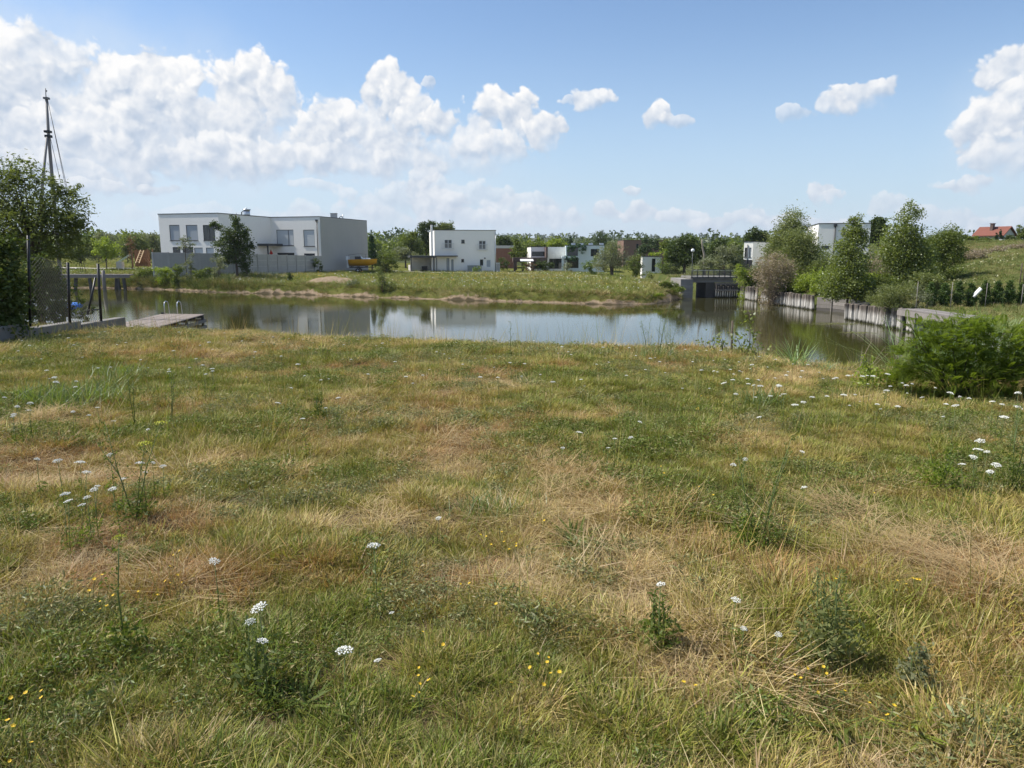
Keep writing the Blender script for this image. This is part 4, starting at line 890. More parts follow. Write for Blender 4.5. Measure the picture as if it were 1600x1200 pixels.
for px, yb, yt, Y, nm_ in ((1592, 455, 411, 52, 'left'), (1597, 455, 416, 53, 'right')):
    p = at(px, yb, Y); tag(MB().tube([(p.x, p.y, gz(p.x, p.y) - .2), (p.x, p.y, zat(yt, Y))], .035, 6).build('garden_post', M_BARK), ('taller' if nm_ == 'left' else 'shorter') + ' of two thin dark posts on the grassy slope', 'post')
p = at(1565, 384, 100); tag(MB().box(p.x - .22, p.x + .22, 99.8, 100.2, gz(p.x, 100) - .2, zat(375, 100)).box(p.x - .26, p.x + .26, 99.76, 100.24, zat(375, 100) + .002, zat(374, 100)).build('marker_pillar', M_WHITEP), 'small white pillar on the hill crest near the red roofed house', 'pillar')
# red parasol on the terrace of the big house
p = at(423.5, 395, 100.6); ps = empty('parasol', (p.x, p.y, gz(p.x, p.y)), 0, 'closed red parasol behind the concrete fence', 'parasol')
MB().tube([(p.x, p.y, gz(p.x, p.y)), (p.x, p.y, zat(390, 100.6))], .03, 6).build('pole', M_ANTH, ps); MB().tube([(p.x, p.y, zat(397.5, 100.6)), (p.x, p.y, zat(396, 100.6)), (p.x, p.y, zat(390.5, 100.6))], [.2, .24, .04], 8).build('canopy', M_RED, ps)

# ------------------------------------------------------------------ trees and shrubs
def unit(n): v = rng.normal(size=(n, 3)); return v / np.linalg.norm(v, axis=1, keepdims=True)
def leaf_arrays(C, ln, wd, droop=0.0, flat=0.35, shape='diamond', outward=None):
    """one folded quad leaf at every point of C"""
    n = len(C); d = unit(n)
    if outward is not None: d = d * 0.7 + outward
    d[:, 2] = d[:, 2] * (1 - flat) - droop
    d /= np.linalg.norm(d, axis=1, keepdims=True)
    s = np.cross(d, unit(n)); s /= np.linalg.norm(s, axis=1, keepdims=True) + 1e-9
    k = (0.65 + 0.7 * rng.random(n))[:, None]; L = ln * k; W = wd * k
    V = np.stack([C - d * L * .5, C + s * W * .5 + d * L * .05, C + d * L * .5, C - s * W * .5 + d * L * .05], 1).reshape(-1, 3)
    Fq = np.arange(4 * n).reshape(n, 4); return V, Fq
def crown_points(lobes, Y, n, ydepth=0.9, clump=42, spread=0.17, shell=2.3, seed_pts=None):
    """clumped points through ellipsoid lobes given in photograph pixels"""
    wts = np.array([l[2] * l[3] * (l[4] if len(l) > 4 else 1) for l in lobes], float); wts /= wts.sum()
    pts = []; ctrs = []
    for l, wq in zip(lobes, wts):
        c = np.array(at(l[0], l[1], Y)); rx = l[2] * Y / FPX; rz = l[3] * Y / FPX; ry = ydepth * (rx if len(l) < 6 else l[5])
        k = max(1, int(round(n * wq / clump)))
        u = unit(k) * (rng.random(k) ** (1 / shell))[:, None]
        cc = c + u * np.array([rx, ry, rz]); ctrs.append(cc)
        sg = spread * (rx * rz) ** .5 * (0.7 + .6 * rng.random(k))
        m_ = np.repeat(np.arange(k), max(1, int(n * wq / k)))
        pts.append(cc[m_] + rng.normal(size=(len(m_), 3)) * sg[m_][:, None] * np.array([1.15, 1.15, .8]))
    return np.concatenate(pts), np.concatenate(ctrs)
LEAFCOUNT = [0]
def tree(name, label, Y, lobes, leaf, ln, wd, n, base=None, trunk=0.1, bark=None, cat='tree', group=None, droop=0.0, flat=.35, stems=1, limbs=14, ydepth=.9, clump=42, spread=.17, shell=2.3, part='crown', Yb=None):
    xs = [l[0] for l in lobes]; bp_ = base[0] if base else sum(xs) / len(xs)
    p = at(bp_, 400, Y); z = gz(p.x, Y); root = empty(name, (p.x, Y, z), 0, label, cat, group)
    if part == 'foliage' or cat == 'thuja':
        pyg = 600 - FPX * tan(atan((z - EYE) / Y) + PITCH)
        lo = max(l[1] + l[3] for l in lobes); rx_ = max(l[2] for l in lobes)
        if lo < pyg - 1 and cat != 'plant': lobes = lobes + [(bp_, (lo + pyg) / 2 - 1, rx_ * .85, (pyg - lo) / 2 + max(3, .5 * max(l[3] for l in lobes)))]
    if Y > 30: n = int(n * (2.6 if bp_ > 1150 and Y < 75 else 1.7)); ln *= .82; wd *= .88
    spread *= 1.12
    kx_ = 1.36 if bp_ > 1150 and 35 < Y < 75 and cat != 'thuja' else 1.06
    lobes = [(l[0], l[1], l[2] * kx_, l[3] * 1.06) + tuple(l[4:]) for l in lobes]
    P_, Cc = crown_points(lobes, Y, n, ydepth, clump, spread, shell)
    ok = P_[:, 2] > z + .02; P_ = P_[ok]
    V, Fq = leaf_arrays(P_, ln, wd, droop, flat); LEAFCOUNT[0] += len(Fq)
    me = np_mesh(part, V - np.array([p.x, Y, z]), Fq); link(part, me, LF[leaf] if isinstance(leaf, str) else leaf, root)
    if trunk:
        mb = MB(); zlo = z - .25; top = np.percentile(Cc[:, 2], 72); zfork = z + max(.1, (np.percentile(Cc[:, 2], 25) - z) * .7)
        cx_m, cy_m = float(np.mean(Cc[:, 0])), float(np.mean(Cc[:, 1]))
        for s_ in range(stems):
            ox, oy = (random.uniform(-1, 1) * trunk * 3, random.uniform(-1, 1) * trunk * 3) if stems > 1 else (0, 0)
            f = Vector((p.x + ox + (cx_m - p.x) * .25, Y + oy, zfork)); tp_ = Vector((cx_m + ox * 1.5 + random.uniform(-.1, .1), cy_m + oy, top))
            mb.tube([(p.x + ox * .5, Y + oy * .5, zlo), ((p.x * 1.3 + f.x * .7) / 2 + ox * .2, Y + oy * .7, (z + zfork) / 2), f, f.lerp(tp_, .5) + Vector((random.uniform(-.1, .1), 0, 0)), tp_], [trunk * 1.25, trunk, trunk * .82, trunk * .5, trunk * .15], 7)
            for k in range(limbs // stems):
                c = Vector(Cc[random.randrange(len(Cc))]); t = random.uniform(0, .75); a = f.lerp(tp_, t)
                if c.z < a.z - .3: a = f
                mid = a.lerp(c, .5) + Vector((0, 0, .12 * (c - a).length)); mb.tube([a, mid, c], [trunk * .42 * (1 - t * .5), trunk * .25, trunk * .06], 5, cap=False)
        mb.build('trunk', bark or M_BARK, root)
    return root

# --- left side
tree('leafy_tree', 'loose olive green tree in front of the tall grey mast', 20, [(35, 300, 42, 48), (60, 345, 58, 42), (105, 335, 30, 36), (121, 368, 18, 30), (20, 370, 42, 48), (75, 390, 50, 26), (32, 262, 12, 22, .4), (18, 272, 9, 16, .3), (50, 276, 9, 18, .35), (92, 296, 8, 14, .35), (112, 303, 17, 18, .7), (-25, 330, 40, 60), (5, 285, 22, 30, .7), (74, 300, 18, 20, .6)],
     LF['olive'], .105, .032, 19000, (55, 470), .085, limbs=46, droop=.15, clump=26, spread=.145)
tree('hedge_bush', 'broad leafy hedge bush at the left edge behind the low wall', 14.3, [(0, 435, 28, 56), (-34, 440, 46, 75), (20, 480, 16, 26), (8, 390, 18, 24, .7), (-14, 500, 40, 24)], 'dark', .085, .05, 12000, (8, 520), .03, cat='bush', stems=4, limbs=24, part='foliage')
tree('dark_shrub', 'dark shrub tangled behind the chain link netting', 18.6, [(72, 462, 34, 38), (60, 425, 26, 30), (92, 488, 20, 20), (44, 470, 20, 44), (88, 440, 12, 24)], 'dark', .08, .045, 7000, (78, 510), .03, cat='shrub', stems=3, limbs=14, part='foliage')
tree('dark_sapling', 'dark upright sapling between the last two fence posts', 17.9, [(127, 472, 4, 20), (130, 492, 8, 12), (122, 488, 4, 10), (142, 485, 5, 9)], 'dark', .07, .028, 620, (130, 508), .012, cat='sapling', stems=2, limbs=10, part='foliage', clump=14)
for lab, Y, lobes, lf, n in [
    ('grey green tree far left beyond the small bright tree', 128, [(165, 372, 15, 11), (150, 393, 18, 14), (178, 388, 15, 13)], 'grey', 2600),
    ('grey olive tree behind the bronze leaved sapling', 126, [(212, 380, 18, 14), (200, 392, 14, 12)], 'olive', 2000),
    ('grey tree just left of the white house roof', 130, [(234, 377, 12, 13), (248, 384, 12, 12), (240, 394, 20, 10)], 'grey', 2200),
    ('dull green tree half hidden by the left leafy tree', 122, [(132, 388, 14, 16), (118, 398, 12, 12)], 'olive', 1500)]:
    tree('background_tree', lab, Y, lobes, lf, .42, .2, n, None, .14, limbs=8)
tree('small_tree', 'small bright green round tree on the path edge', 102, [(163, 383, 15, 11), (155, 391, 11, 8), (175, 392, 11, 9), (165, 398, 14, 7)], 'lime', .26, .15, 1900, (164, 411), .07, stems=2, limbs=10)
tree('bronze_sapling', 'thin bronze leaved sapling before the play tower', 101, [(205, 374, 5, 7), (207, 384, 6, 9), (200, 380, 4, 6), (203, 395, 5, 8)], 'purple', .20, .10, 360, (205, 411), .05, cat='sapling', limbs=8, clump=20)
tree('dark_tree', 'dark dense tree standing in front of the concrete fence', 83.5, [(369, 347, 7, 10), (364, 361, 17, 12), (374, 376, 18, 13), (358, 383, 20, 13), (372, 396, 23, 11), (352, 398, 14, 9), (338, 352, 9, 7), (335, 350, 6, 5), (385, 366, 8, 6), (390, 384, 6, 8), (358, 408, 14, 6)], 'dark', .26, .13, 5200, (369, 426), .14, limbs=16, spread=.2)
tree('dark_shrub', 'low dark shrub beside the trunk of the dark tree', 84, [(385, 409, 9, 10), (380, 417, 8, 7)], 'dark', .2, .1, 900, (385, 426), .04, cat='shrub', stems=2, limbs=6, part='foliage')
tree('young_tree', 'thin grey young tree before the lower windows of the white house', 84.5, [(288, 374, 9, 6), (293, 381, 9, 7), (283, 384, 6, 6), (300, 385, 4, 5)], 'grey', .2, .09, 420, (289, 420), .045, limbs=9, clump=14)
tree('grey_shrub', 'taller grey leaved shrub growing against the ribbed fence', 82.5, [(297, 404, 7, 8), (294, 415, 8, 8), (300, 422, 7, 6)], 'grey', .16, .09, 700, (296, 428), .035, cat='shrub', stems=2, limbs=6, part='foliage')
tree('grey_shrub', 'wide grey leaved shrub left of the dark tree', 80.5, [(340, 407, 13, 7), (343, 417, 11, 9), (336, 426, 8, 8)], 'grey', .17, .09, 1000, (341, 436), .05, cat='shrub', stems=2, limbs=8, part='foliage')
for lab, Y, lobes, lf in [
    ('bright green bank shrub at the right end of the jetty', 86.5, [(222, 427, 12, 8), (235, 424, 10, 7), (212, 432, 9, 6)], 'mid'),
    ('bright green bank shrub below the fence end post', 84, [(252, 423, 13, 7), (264, 426, 10, 6)], 'lime'),
    ('green bank shrub between the two grey leaved shrubs', 81.5, [(314, 427, 12, 6), (325, 424, 9, 6)], 'mid'),
    ('green bank shrub left of the taller grey shrub', 82, [(279, 421, 9, 7), (271, 429, 9, 5)], 'mid')]:
    tree('bank_shrub', lab, Y, lobes, lf, .18, .09, 1300, None, .03, cat='shrub', stems=2, limbs=4, part='foliage', group='shrubs on the far left bank')
tree('fence_bush', 'dark little bush at the right end of the concrete fence', 98, [(495, 411, 6, 8), (501, 416, 4, 5)], 'dark', .2, .1, 520, None, .03, cat='bush', limbs=3, part='foliage')
tree('cypress', 'narrow dark cypress right of the bare grey house wall', 116, [(581, 402, 5.2, 12), (581, 390, 4.8, 10), (580.6, 379, 3.8, 9), (580.3, 369, 2.3, 8), (580, 362, 1.0, 4)], 'conifer', .22, .1, 2600, (581, 416), .1, limbs=4, droop=-.7, spread=.22, shell=3.0)
tree('round_shrub', 'big round green shrub right of the cypress', 108, [(603, 401, 14, 10), (596, 410, 13, 10), (612, 411, 12, 10)], 'mid', .24, .13, 2100, (603, 421), .06, cat='shrub', stems=3, limbs=8, part='foliage')
tree('shore_shrub', 'feathery green shrub with a dark heart on the far shore', 68.5, [(591, 424, 5, 10), (594, 436, 8, 10), (606, 447, 13, 8), (598, 452, 11, 6)], 'willow', .17, .06, 1500, (597, 458), .07, cat='shrub', stems=2, limbs=8, part='foliage')
tree('shore_shrub', 'small grey green shrub above the bare spoil heap', 71, [(552, 443, 10, 5), (546, 447, 8, 4), (560, 447, 6, 4)], 'grey', .15, .07, 620, None, .02, cat='shrub', limbs=3, part='foliage')
tree('shore_shrub', 'tiny dark shrub on the lawn below the concrete fence', 80, [(453, 430, 5, 5)], 'dark', .16, .08, 300, None, .02, cat='shrub', limbs=3, part='foliage')
for lab, Y, lobes, lf, n in [
    ('light green tree left of the carport behind the house', 146, [(640, 376, 14, 13), (632, 388, 14, 11), (650, 388, 12, 12), (647, 366, 6, 8)], 'mid', 3000),
    ('tall dark poplar behind the white house chimney', 150, [(661, 352, 6, 10), (664, 366, 9, 14), (668, 384, 10, 14), (672, 352, 7, 8)], 'dark', 2600),
    ('grey green broad crown above the carport house roof', 152, [(686, 356, 13, 9), (698, 358, 13, 9), (680, 370, 10, 12)], 'olive', 2200),
    ('dull olive tree low behind the left end of the carport', 140, [(627, 395, 12, 9), (640, 400, 12, 7)], 'grey', 1400),
    ('dark round tree right of the carport house', 175, [(788, 375, 11, 9), (781, 382, 10, 8), (796, 383, 6, 8)], 'dark', 1700),
    ('slender sapling tree right of the red brick house', 138, [(806, 380, 4, 9), (811, 390, 8, 12), (803, 395, 6, 10)], 'mid', 900),
    ('green tree behind the brown and white modern house', 165, [(828, 387, 12, 8), (842, 385, 9, 6)], 'mid', 1300),
    ('pale green leafy tree above the white side wing', 160, [(866, 381, 11, 7), (878, 384, 8, 5)], 'lime', 1100),
    ('dark tree filling the gap left of the modern house', 150, [(820, 398, 10, 9), (812, 404, 8, 8)], 'dark', 900)]:
    tree('background_tree', lab, Y, lobes, lf, .45, .22, n, None, .16, limbs=8)
tree('spruce', 'small dark pointed spruce above the trailing plants', 160, [(892, 383, 6, 3), (892, 379, 4.6, 2.6), (892, 375, 3.2, 2.6), (892, 371.5, 1.6, 2.6)], 'conifer', .3, .12, 700, (892, 396), .12, limbs=4)
tree('cedar', 'flat layered dark cedar behind the modern house', 158, [(940, 364, 9, 2.2), (936, 368, 13, 2.2), (943, 373, 16, 2.4), (932, 374.5, 10, 1.8), (940, 379, 16, 3), (941, 385, 14, 4)], 'pine', .32, .12, 1900, (941, 402), .2, limbs=14, spread=.28)
tree('pine', 'dark bushy pine before the long brown brick house', 132, [(1010, 377, 7, 6), (1021, 379, 8, 7), (1015, 387, 14, 8), (1004, 393, 9, 8)], 'pine', .34, .14, 2200, (1016, 408), .15, limbs=8)
tree('sumac', 'yellow green sumac spreading above the white pavilion', 110, [(1022, 397, 12, 4), (1035, 395, 12, 4), (1045, 402, 10, 5)], 'lime', .36, .13, 700, (1036, 420), .06, cat='shrub', stems=3, limbs=10, part='foliage')
tree('olive_tree', 'silvery olive tree spreading right of the trailing plants', 104, [(957, 396, 18, 14), (945, 408, 18, 12), (969, 410, 16, 12), (958, 384, 11, 7), (938, 416, 12, 8)], 'grey', .24, .09, 4200, (957, 426), .12, stems=3, limbs=18, spread=.2)
tree('round_shrub', 'dark green shrub between silvery olive tree and pavilion', 101, [(992, 408, 11, 12), (998, 417, 11, 9), (983, 417, 9, 8)], 'mid', .24, .1, 1700, (992, 428), .05, cat='shrub', stems=2, limbs=8, part='foliage')
tree('round_shrub', 'low yellow green shrub below the cool white modern house', 110, [(917, 416, 9, 6), (925, 413, 8, 8), (932, 404, 6, 5)], 'hazel', .22, .13, 1000, None, .04, cat='shrub', stems=2, limbs=4, part='foliage')
tree('clipped_hedge', 'dark clipped hedge before the white side wing', 124, [(842, 413, 6, 6), (852, 414, 7, 6), (861, 414, 5, 5)], 'dark', .22, .12, 1300, None, .05, cat='hedge', limbs=5, part='foliage')
tree('round_shrub', 'small reddish shrub left of the clipped hedge', 122, [(830, 415, 7, 4), (823, 413, 5, 3)], 'purple', .22, .12, 480, None, .03, cat='shrub', limbs=3, part='foliage')
tree('round_shrub', 'green shrub under the white awning', 126, [(822, 411, 6, 4)], 'mid', .22, .12, 320, None, .03, cat='shrub', limbs=3, part='foliage')
tree('dark_shrub', 'dark bush leaning on the red brick house wall', 136, [(783, 408, 7, 6), (791, 412, 7, 4)], 'dark', .25, .13, 650, None, .03, cat='shrub', limbs=3, part='foliage')
tree('flowering_shrub', 'rounded shrub with pale flowers before the carport house wall', 115, [(745, 419, 6, 4)], 'hazel', .16, .1, 420, (745, 425), .02, cat='shrub', limbs=3, part='foliage')
for lab, lobes, Yh in [('dense trailing plant hanging from the upper roof edge', [(890, 388, 3, 7), (896, 387, 4, 6)], 125.4), ('second trailing plant hanging below the roof edge further right', [(905, 386, 2.5, 5), (912, 388, 3, 7)], 125.2), ('trailing plant curtain over the open ground floor', [(884, 405, 4, 5), (893, 406, 6, 5), (901, 404, 4, 4)], 124.6)]:
    tree('trailing_plant', lab, Yh, lobes, 'hang', .3, .09, 420, None, 0, cat='plant', droop=1.0, part='foliage', ydepth=.3)
tree('round_shrub', 'grey green shrub under the trailing plant curtain', 123, [(887, 414, 8, 6)], 'grey', .2, .1, 420, None, .03, cat='shrub', limbs=3, part='foliage')

# --- right of the lawn, behind and beside the bridge
tree('spreading_tree', 'large dark spreading tree left of the street lamp', 104, [(1072, 376, 14, 9), (1060, 388, 16, 11), (1085, 390, 14, 11), (1050, 400, 12, 10), (1072, 405, 24, 11), (1095, 402, 12, 12)], 'dark', .32, .16, 5200, (1070, 424), .22, limbs=20)
for lab, Y, lobes, lf, n in [
    ('dark tree behind the bare leaning trunk', 128, [(1126, 382, 11, 9), (1118, 394, 14, 12), (1134, 394, 12, 12)], 'dark', 2300),
    ('mid green tree just left of the white boxy house', 118, [(1147, 390, 10, 10), (1152, 400, 10, 12)], 'mid', 1800),
    ('dark domed tree above the white boxy house', 124, [(1182, 365, 13, 9), (1174, 373, 11, 9), (1192, 372, 9, 9)], 'dark', 2300),
    ('dark crown between the white block and the tall poplar', 88, [(1374, 347, 10, 9), (1372, 360, 12, 10), (1366, 372, 9, 9)], 'dark', 1900),
    ('mid green tree in front of the long brick house end', 118, [(1040, 385, 8, 9), (1047, 395, 8, 10)], 'mid', 1200)]:
    tree('background_tree', lab, Y, lobes, lf, .38, .19, n, None, .16, limbs=8)
tree('willow_shrub', 'wide grey green willow shrub behind the bridge railing', 80, [(1120, 408, 18, 11), (1140, 398, 16, 13), (1104, 415, 14, 8), (1152, 410, 12, 12), (1128, 392, 9, 7)], 'grey', .3, .07, 4200, (1130, 430), .08, cat='shrub', stems=4, limbs=16, droop=.2, part='foliage')
tree('round_shrub', 'small pale shrub at the left end of the bridge', 70, [(1077, 419, 8, 6)], 'grey', .16, .07, 420, None, .02, cat='shrub', limbs=3, part='foliage')
tree('bank_shrub', 'bright green shrub on the lawn tip before the bridge', 64.6, [(1045, 446, 9, 7), (1057, 451, 10, 7), (1036, 444, 6, 4)], 'mid', .14, .07, 1500, (1050, 460), .03, cat='shrub', stems=3, limbs=5, part='foliage')
tree('bank_shrub', 'yellow green shrub at the right end of the bridge', 66, [(1162, 433, 10, 10), (1174, 439, 11, 8), (1156, 421, 7, 8)], 'lime', .17, .07, 1500, (1166, 446), .04, cat='shrub', stems=3, limbs=6, part='foliage')
tree('dry_shrub', 'brown dried out shrub hanging over the pile rows', 58.6, [(1207, 410, 17, 15), (1196, 430, 15, 18), (1216, 432, 20, 18), (1230, 418, 10, 14), (1204, 450, 16, 10)], 'dry', .2, .05, 4200, (1208, 458), .06, M_TWIG, 'shrub', stems=4, limbs=46, part='foliage', clump=18, spread=.2)
tree('tall_willow', 'tall grey green tree behind the brown dry shrub', 71, [(1237, 348, 18, 17), (1222, 366, 18, 15), (1247, 368, 16, 18), (1212, 385, 17, 14), (1230, 395, 24, 18), (1205, 400, 10, 12)], 'willow', .24, .08, 5600, (1230, 440), .16, stems=2, limbs=22, spread=.19)
tree('round_willow', 'rounded willow right of the tall grey green tree', 63, [(1250, 372, 17, 14), (1243, 392, 17, 15), (1262, 394, 15, 17), (1252, 412, 18, 14)], 'willow', .22, .065, 5000, (1252, 446), .13, limbs=16, droop=.1, spread=.2)
for lab, Y, lobes in [('yellow green shrub at the left end of the long pile row', 59, [(1238, 441, 14, 13), (1228, 449, 10, 8)]), ('yellow green shrub in the middle of the long pile row', 57, [(1262, 440, 14, 14), (1256, 451, 12, 8)]), ('yellow green shrub above the dark gap boards', 54.5, [(1286, 437, 14, 18), (1296, 452, 14, 12), (1277, 452, 8, 9)])]:
    tree('bank_shrub', lab, Y, lobes, 'lime', .17, .06, 2100, None, .04, cat='shrub', stems=4, limbs=10, part='foliage', group='yellow green shrubs along the long pile row')
tree('poplar', 'slender green poplar in front of the white block', 48, [(1336, 347, 7, 12, .8), (1334, 366, 12, 15), (1330, 390, 19, 18), (1328, 415, 24, 19), (1318, 442, 27, 18), (1340, 446, 17, 20), (1304, 455, 14, 12), (1348, 374, 8, 12, .6)], 'poplar', .135, .09, 8200, (1330, 474), .08, limbs=34, clump=30, spread=.2)
tree('dry_shrub', 'reddish half bare shrub between the two poplars', 51, [(1365, 410, 11, 14), (1372, 430, 12, 13), (1358, 436, 9, 10)], 'dry', .13, .035, 1300, (1366, 462), .04, M_TWIG, 'shrub', stems=5, limbs=40, part='foliage', clump=14)
tree('poplar', 'taller loose topped poplar with yellowing leaves', 52, [(1421, 322, 8, 10, .45), (1430, 335, 9, 12, .5), (1412, 345, 13, 15, .7), (1405, 368, 19, 17), (1425, 370, 14, 17), (1394, 395, 20, 19), (1420, 400, 24, 20), (1440, 398, 13, 20), (1400, 426, 26, 18), (1432, 428, 20, 18)], 'poplar', .14, .1, 8600, (1414, 468), .10, limbs=40, clump=26, spread=.2)
tree('dark_tree', 'dark rounded tree right of the taller poplar', 61, [(1478, 372, 17, 18), (1464, 388, 16, 16), (1488, 392, 16, 18), (1474, 406, 20, 12), (1452, 404, 13, 14)], 'mid', .17, .09, 4800, (1474, 425), .12, limbs=14)
tree('willow_shrub', 'green drooping willow shrub above the near pile row', 40.2, [(1392, 458, 18, 15), (1372, 466, 15, 13), (1413, 460, 16, 14), (1398, 475, 20, 9), (1422, 447, 10, 10, .5)], 'willow', .15, .026, 5200, (1406, 484), .04, cat='shrub', stems=6, limbs=26, droop=.25, part='foliage')
tree('grey_shrub', 'thin grey green shrub beside the steel fence post', 39.6, [(1436, 462, 10, 14), (1448, 466, 8, 9)], 'grey', .12, .03, 700, (1438, 478), .02, cat='shrub', stems=4, limbs=12, part='foliage')
for lab, Y, lobes, lf, n in [
    ('dark hedge shrub left of the red roofed house', 98, [(1512, 373, 9, 6), (1526, 377, 12, 6)], 'mid', 1500),
    ('green shrub below the red roofed house', 97, [(1541, 378, 11, 5), (1551, 381, 8, 4)], 'mid', 1100),
    ('green shrub behind the dark rounded tree on the hill', 96, [(1497, 371, 8, 7), (1488, 366, 6, 6)], 'olive', 1000),
    ('dark shrub right of the small white pillar', 104, [(1578, 373, 8, 5), (1586, 375, 7, 5)], 'dark', 900),
    ('taller tree at the right end of the hill crest', 102, [(1596, 362, 7, 10), (1603, 370, 10, 10)], 'mid', 1300)]:
    tree('hill_shrub', lab, Y, lobes, lf, .26, .13, n, None, .06, cat='shrub', stems=2, limbs=5, part='foliage')
for lab, px, yt, h in [('taller of two dark columnar conifers beside the red roof', 1563.5, 360, 9), ('shorter of two dark columnar conifers beside the red roof', 1557, 364, 7)]:
    tree('columnar_conifer', lab, 103, [(px, yt + 14, 2.6, 6), (px, yt + 6, 1.9, 5), (px, yt + 1, 1, 3)], 'conifer', .2, .09, 700, (px, 384), .06, limbs=3, droop=-.6)
for lab, Y, lobes in [('ochre grassy shrub at the left foot of the hill crest', 70, [(1470, 412, 14, 7), (1484, 408, 10, 6)]), ('brown weedy shrub in the middle of the hillside', 72, [(1512, 399, 14, 6), (1530, 395, 12, 5)]), ('dry reddish shrub near the hill crest', 76, [(1560, 390, 14, 5), (1545, 393, 10, 4)]), ('dry shrub at the right edge of the hillside', 78, [(1584, 386, 14, 5), (1600, 384, 12, 5)])]:
    tree('dry_shrub', lab, Y, lobes, 'dry', .16, .06, 1500, None, .02, M_TWIG, 'shrub', stems=4, limbs=16, part='foliage', droop=-.3)
prev = None
ths = ['first small thuja, nearest the willow shrub', 'second small thuja counted from the willow shrub', 'third small thuja counted from the willow shrub', 'small thuja just left of the leaning white board', 'small thuja just right of the leaning white board', 'sixth small thuja counted from the willow shrub', 'seventh small thuja counted from the willow shrub', 'last small thuja at the right edge of the row']
for lab, px, yt in zip(ths, (1455, 1476, 1498, 1518, 1540, 1559.5, 1578, 1598), (443, 444, 441, 443, 441, 442, 441, 444)):
    tree('thuja', lab, 40.6, [(px, yt + 26, 7.6, 9), (px, yt + 15, 6.2, 10), (px, yt + 5, 3.6, 8)], 'thuja', .1, .045, 1900, (px, 478), .04, cat='thuja', limbs=5, droop=-.6, group='row of small thujas on the right bank', shell=3)

for lab, Y, lobes, lf, n in [
    ('dull green undergrowth shrub below the white boxy house', 66, [(1186, 424, 14, 12), (1178, 436, 12, 10)], 'olive', 1500),
    ('shaded green shrub between the dry shrub and the rounded willow', 62, [(1232, 424, 16, 14), (1226, 436, 14, 10)], 'mid', 1700),
    ('olive shrub filling the gap left of the slender poplar', 60, [(1288, 412, 15, 16), (1278, 426, 14, 12), (1300, 424, 14, 14)], 'olive', 2300),
    ('grey green shrub behind the reddish half bare shrub', 62, [(1366, 400, 18, 16), (1352, 416, 16, 16), (1380, 418, 14, 16)], 'grey', 2300),
    ('low green shrub under the taller poplar', 49, [(1376, 446, 18, 14), (1356, 458, 14, 12)], 'mid', 1900),
    ('olive shrub right of the taller poplar', 55, [(1450, 430, 14, 14), (1440, 446, 14, 12)], 'olive', 1700)]:
    tree('bank_shrub', lab, Y, lobes, lf, .19, .08, n, None, .04, cat='shrub', stems=4, limbs=8, part='foliage')

for lab, Y, lobes, lf, n in [
    ('leafy green shrub at the very tip of the lawn', 63.6, [(1058, 455, 10, 7), (1030, 460, 12, 5)], 'mid', 1300),
    ('yellow green shrub on the lawn edge left of the tip', 60.5, [(1012, 464, 12, 4), (1030, 462, 8, 4)], 'lime', 900),
    ('green shrub in front of the long pile row end', 53, [(1306, 450, 14, 16), (1298, 462, 12, 10)], 'mid', 1600),
    ('yellowish shrub at the foot of the slender poplar', 49.5, [(1342, 452, 14, 16), (1352, 440, 12, 14)], 'lime', 1900),
    ('broad olive shrub behind the taller poplar', 64, [(1420, 412, 26, 22), (1440, 424, 20, 18), (1400, 424, 18, 16)], 'olive', 3000),
    ('grey green willow shrub behind the thin steel fence post', 46, [(1446, 440, 16, 16), (1462, 448, 12, 12)], 'willow', 1800),
    ('low shrubs at the foot of the dark rounded tree', 60, [(1478, 420, 20, 10), (1462, 424, 14, 9)], 'mid', 1500),
    ('dark green tree between tall willow and white block', 74, [(1270, 400, 16, 18), (1284, 408, 14, 16)], 'mid', 2400),
    ('dull green bush in front of the white pavilion', 106, [(1008, 428, 9, 4), (1030, 429, 8, 3)], 'mid', 500),
    ('green hedge bush right of the white pavilion', 104, [(1044, 420, 12, 10), (1058, 424, 10, 7)], 'dark', 1300)]:
    tree('bank_shrub', lab, Y, lobes, lf, .19, .08, n, None, .04, cat='shrub', stems=4, limbs=8, part='foliage')

# wood and tree line far behind everything
def mass(name, label, pts, ln, wd, leaf):
    V, Fq = leaf_arrays(pts, ln, wd, 0, .2); o = link(name, np_mesh(name, V, Fq), LF[leaf]); tag(o, kind='stuff'); o['label'] = label; return o
def treeline(n_trees, ylo, yhi, hlo, hhi, xs, per):
    out = []
    for k in range(n_trees):
        y = random.uniform(ylo, yhi); x = random.uniform(*xs) * y / FPX * .985; z = gz(x, y); h = random.uniform(hlo, hhi); w_ = h * random.uniform(.35, .8)
        u = unit(per) * (rng.random(per) ** .4)[:, None]; out.append(np.array([x, y, z + h * .55]) + u * np.array([w_, w_, h * .5]))
    return np.concatenate(out)
mass('treeline', 'belt of trees behind the houses', treeline(170, 180, 300, 4.5, 8, (-800, 830), 230), .9, .5, 'mid')
mass('treeline', 'darker belt of trees further back', treeline(190, 300, 620, 6, 12, (-830, 830), 130), 1.6, .9, 'dark')
mass('woods', 'distant woods on the hills', treeline(900, 900, 2900, 7, 15, (-860, 860), 26), 6.0, 3.2, 'dark')

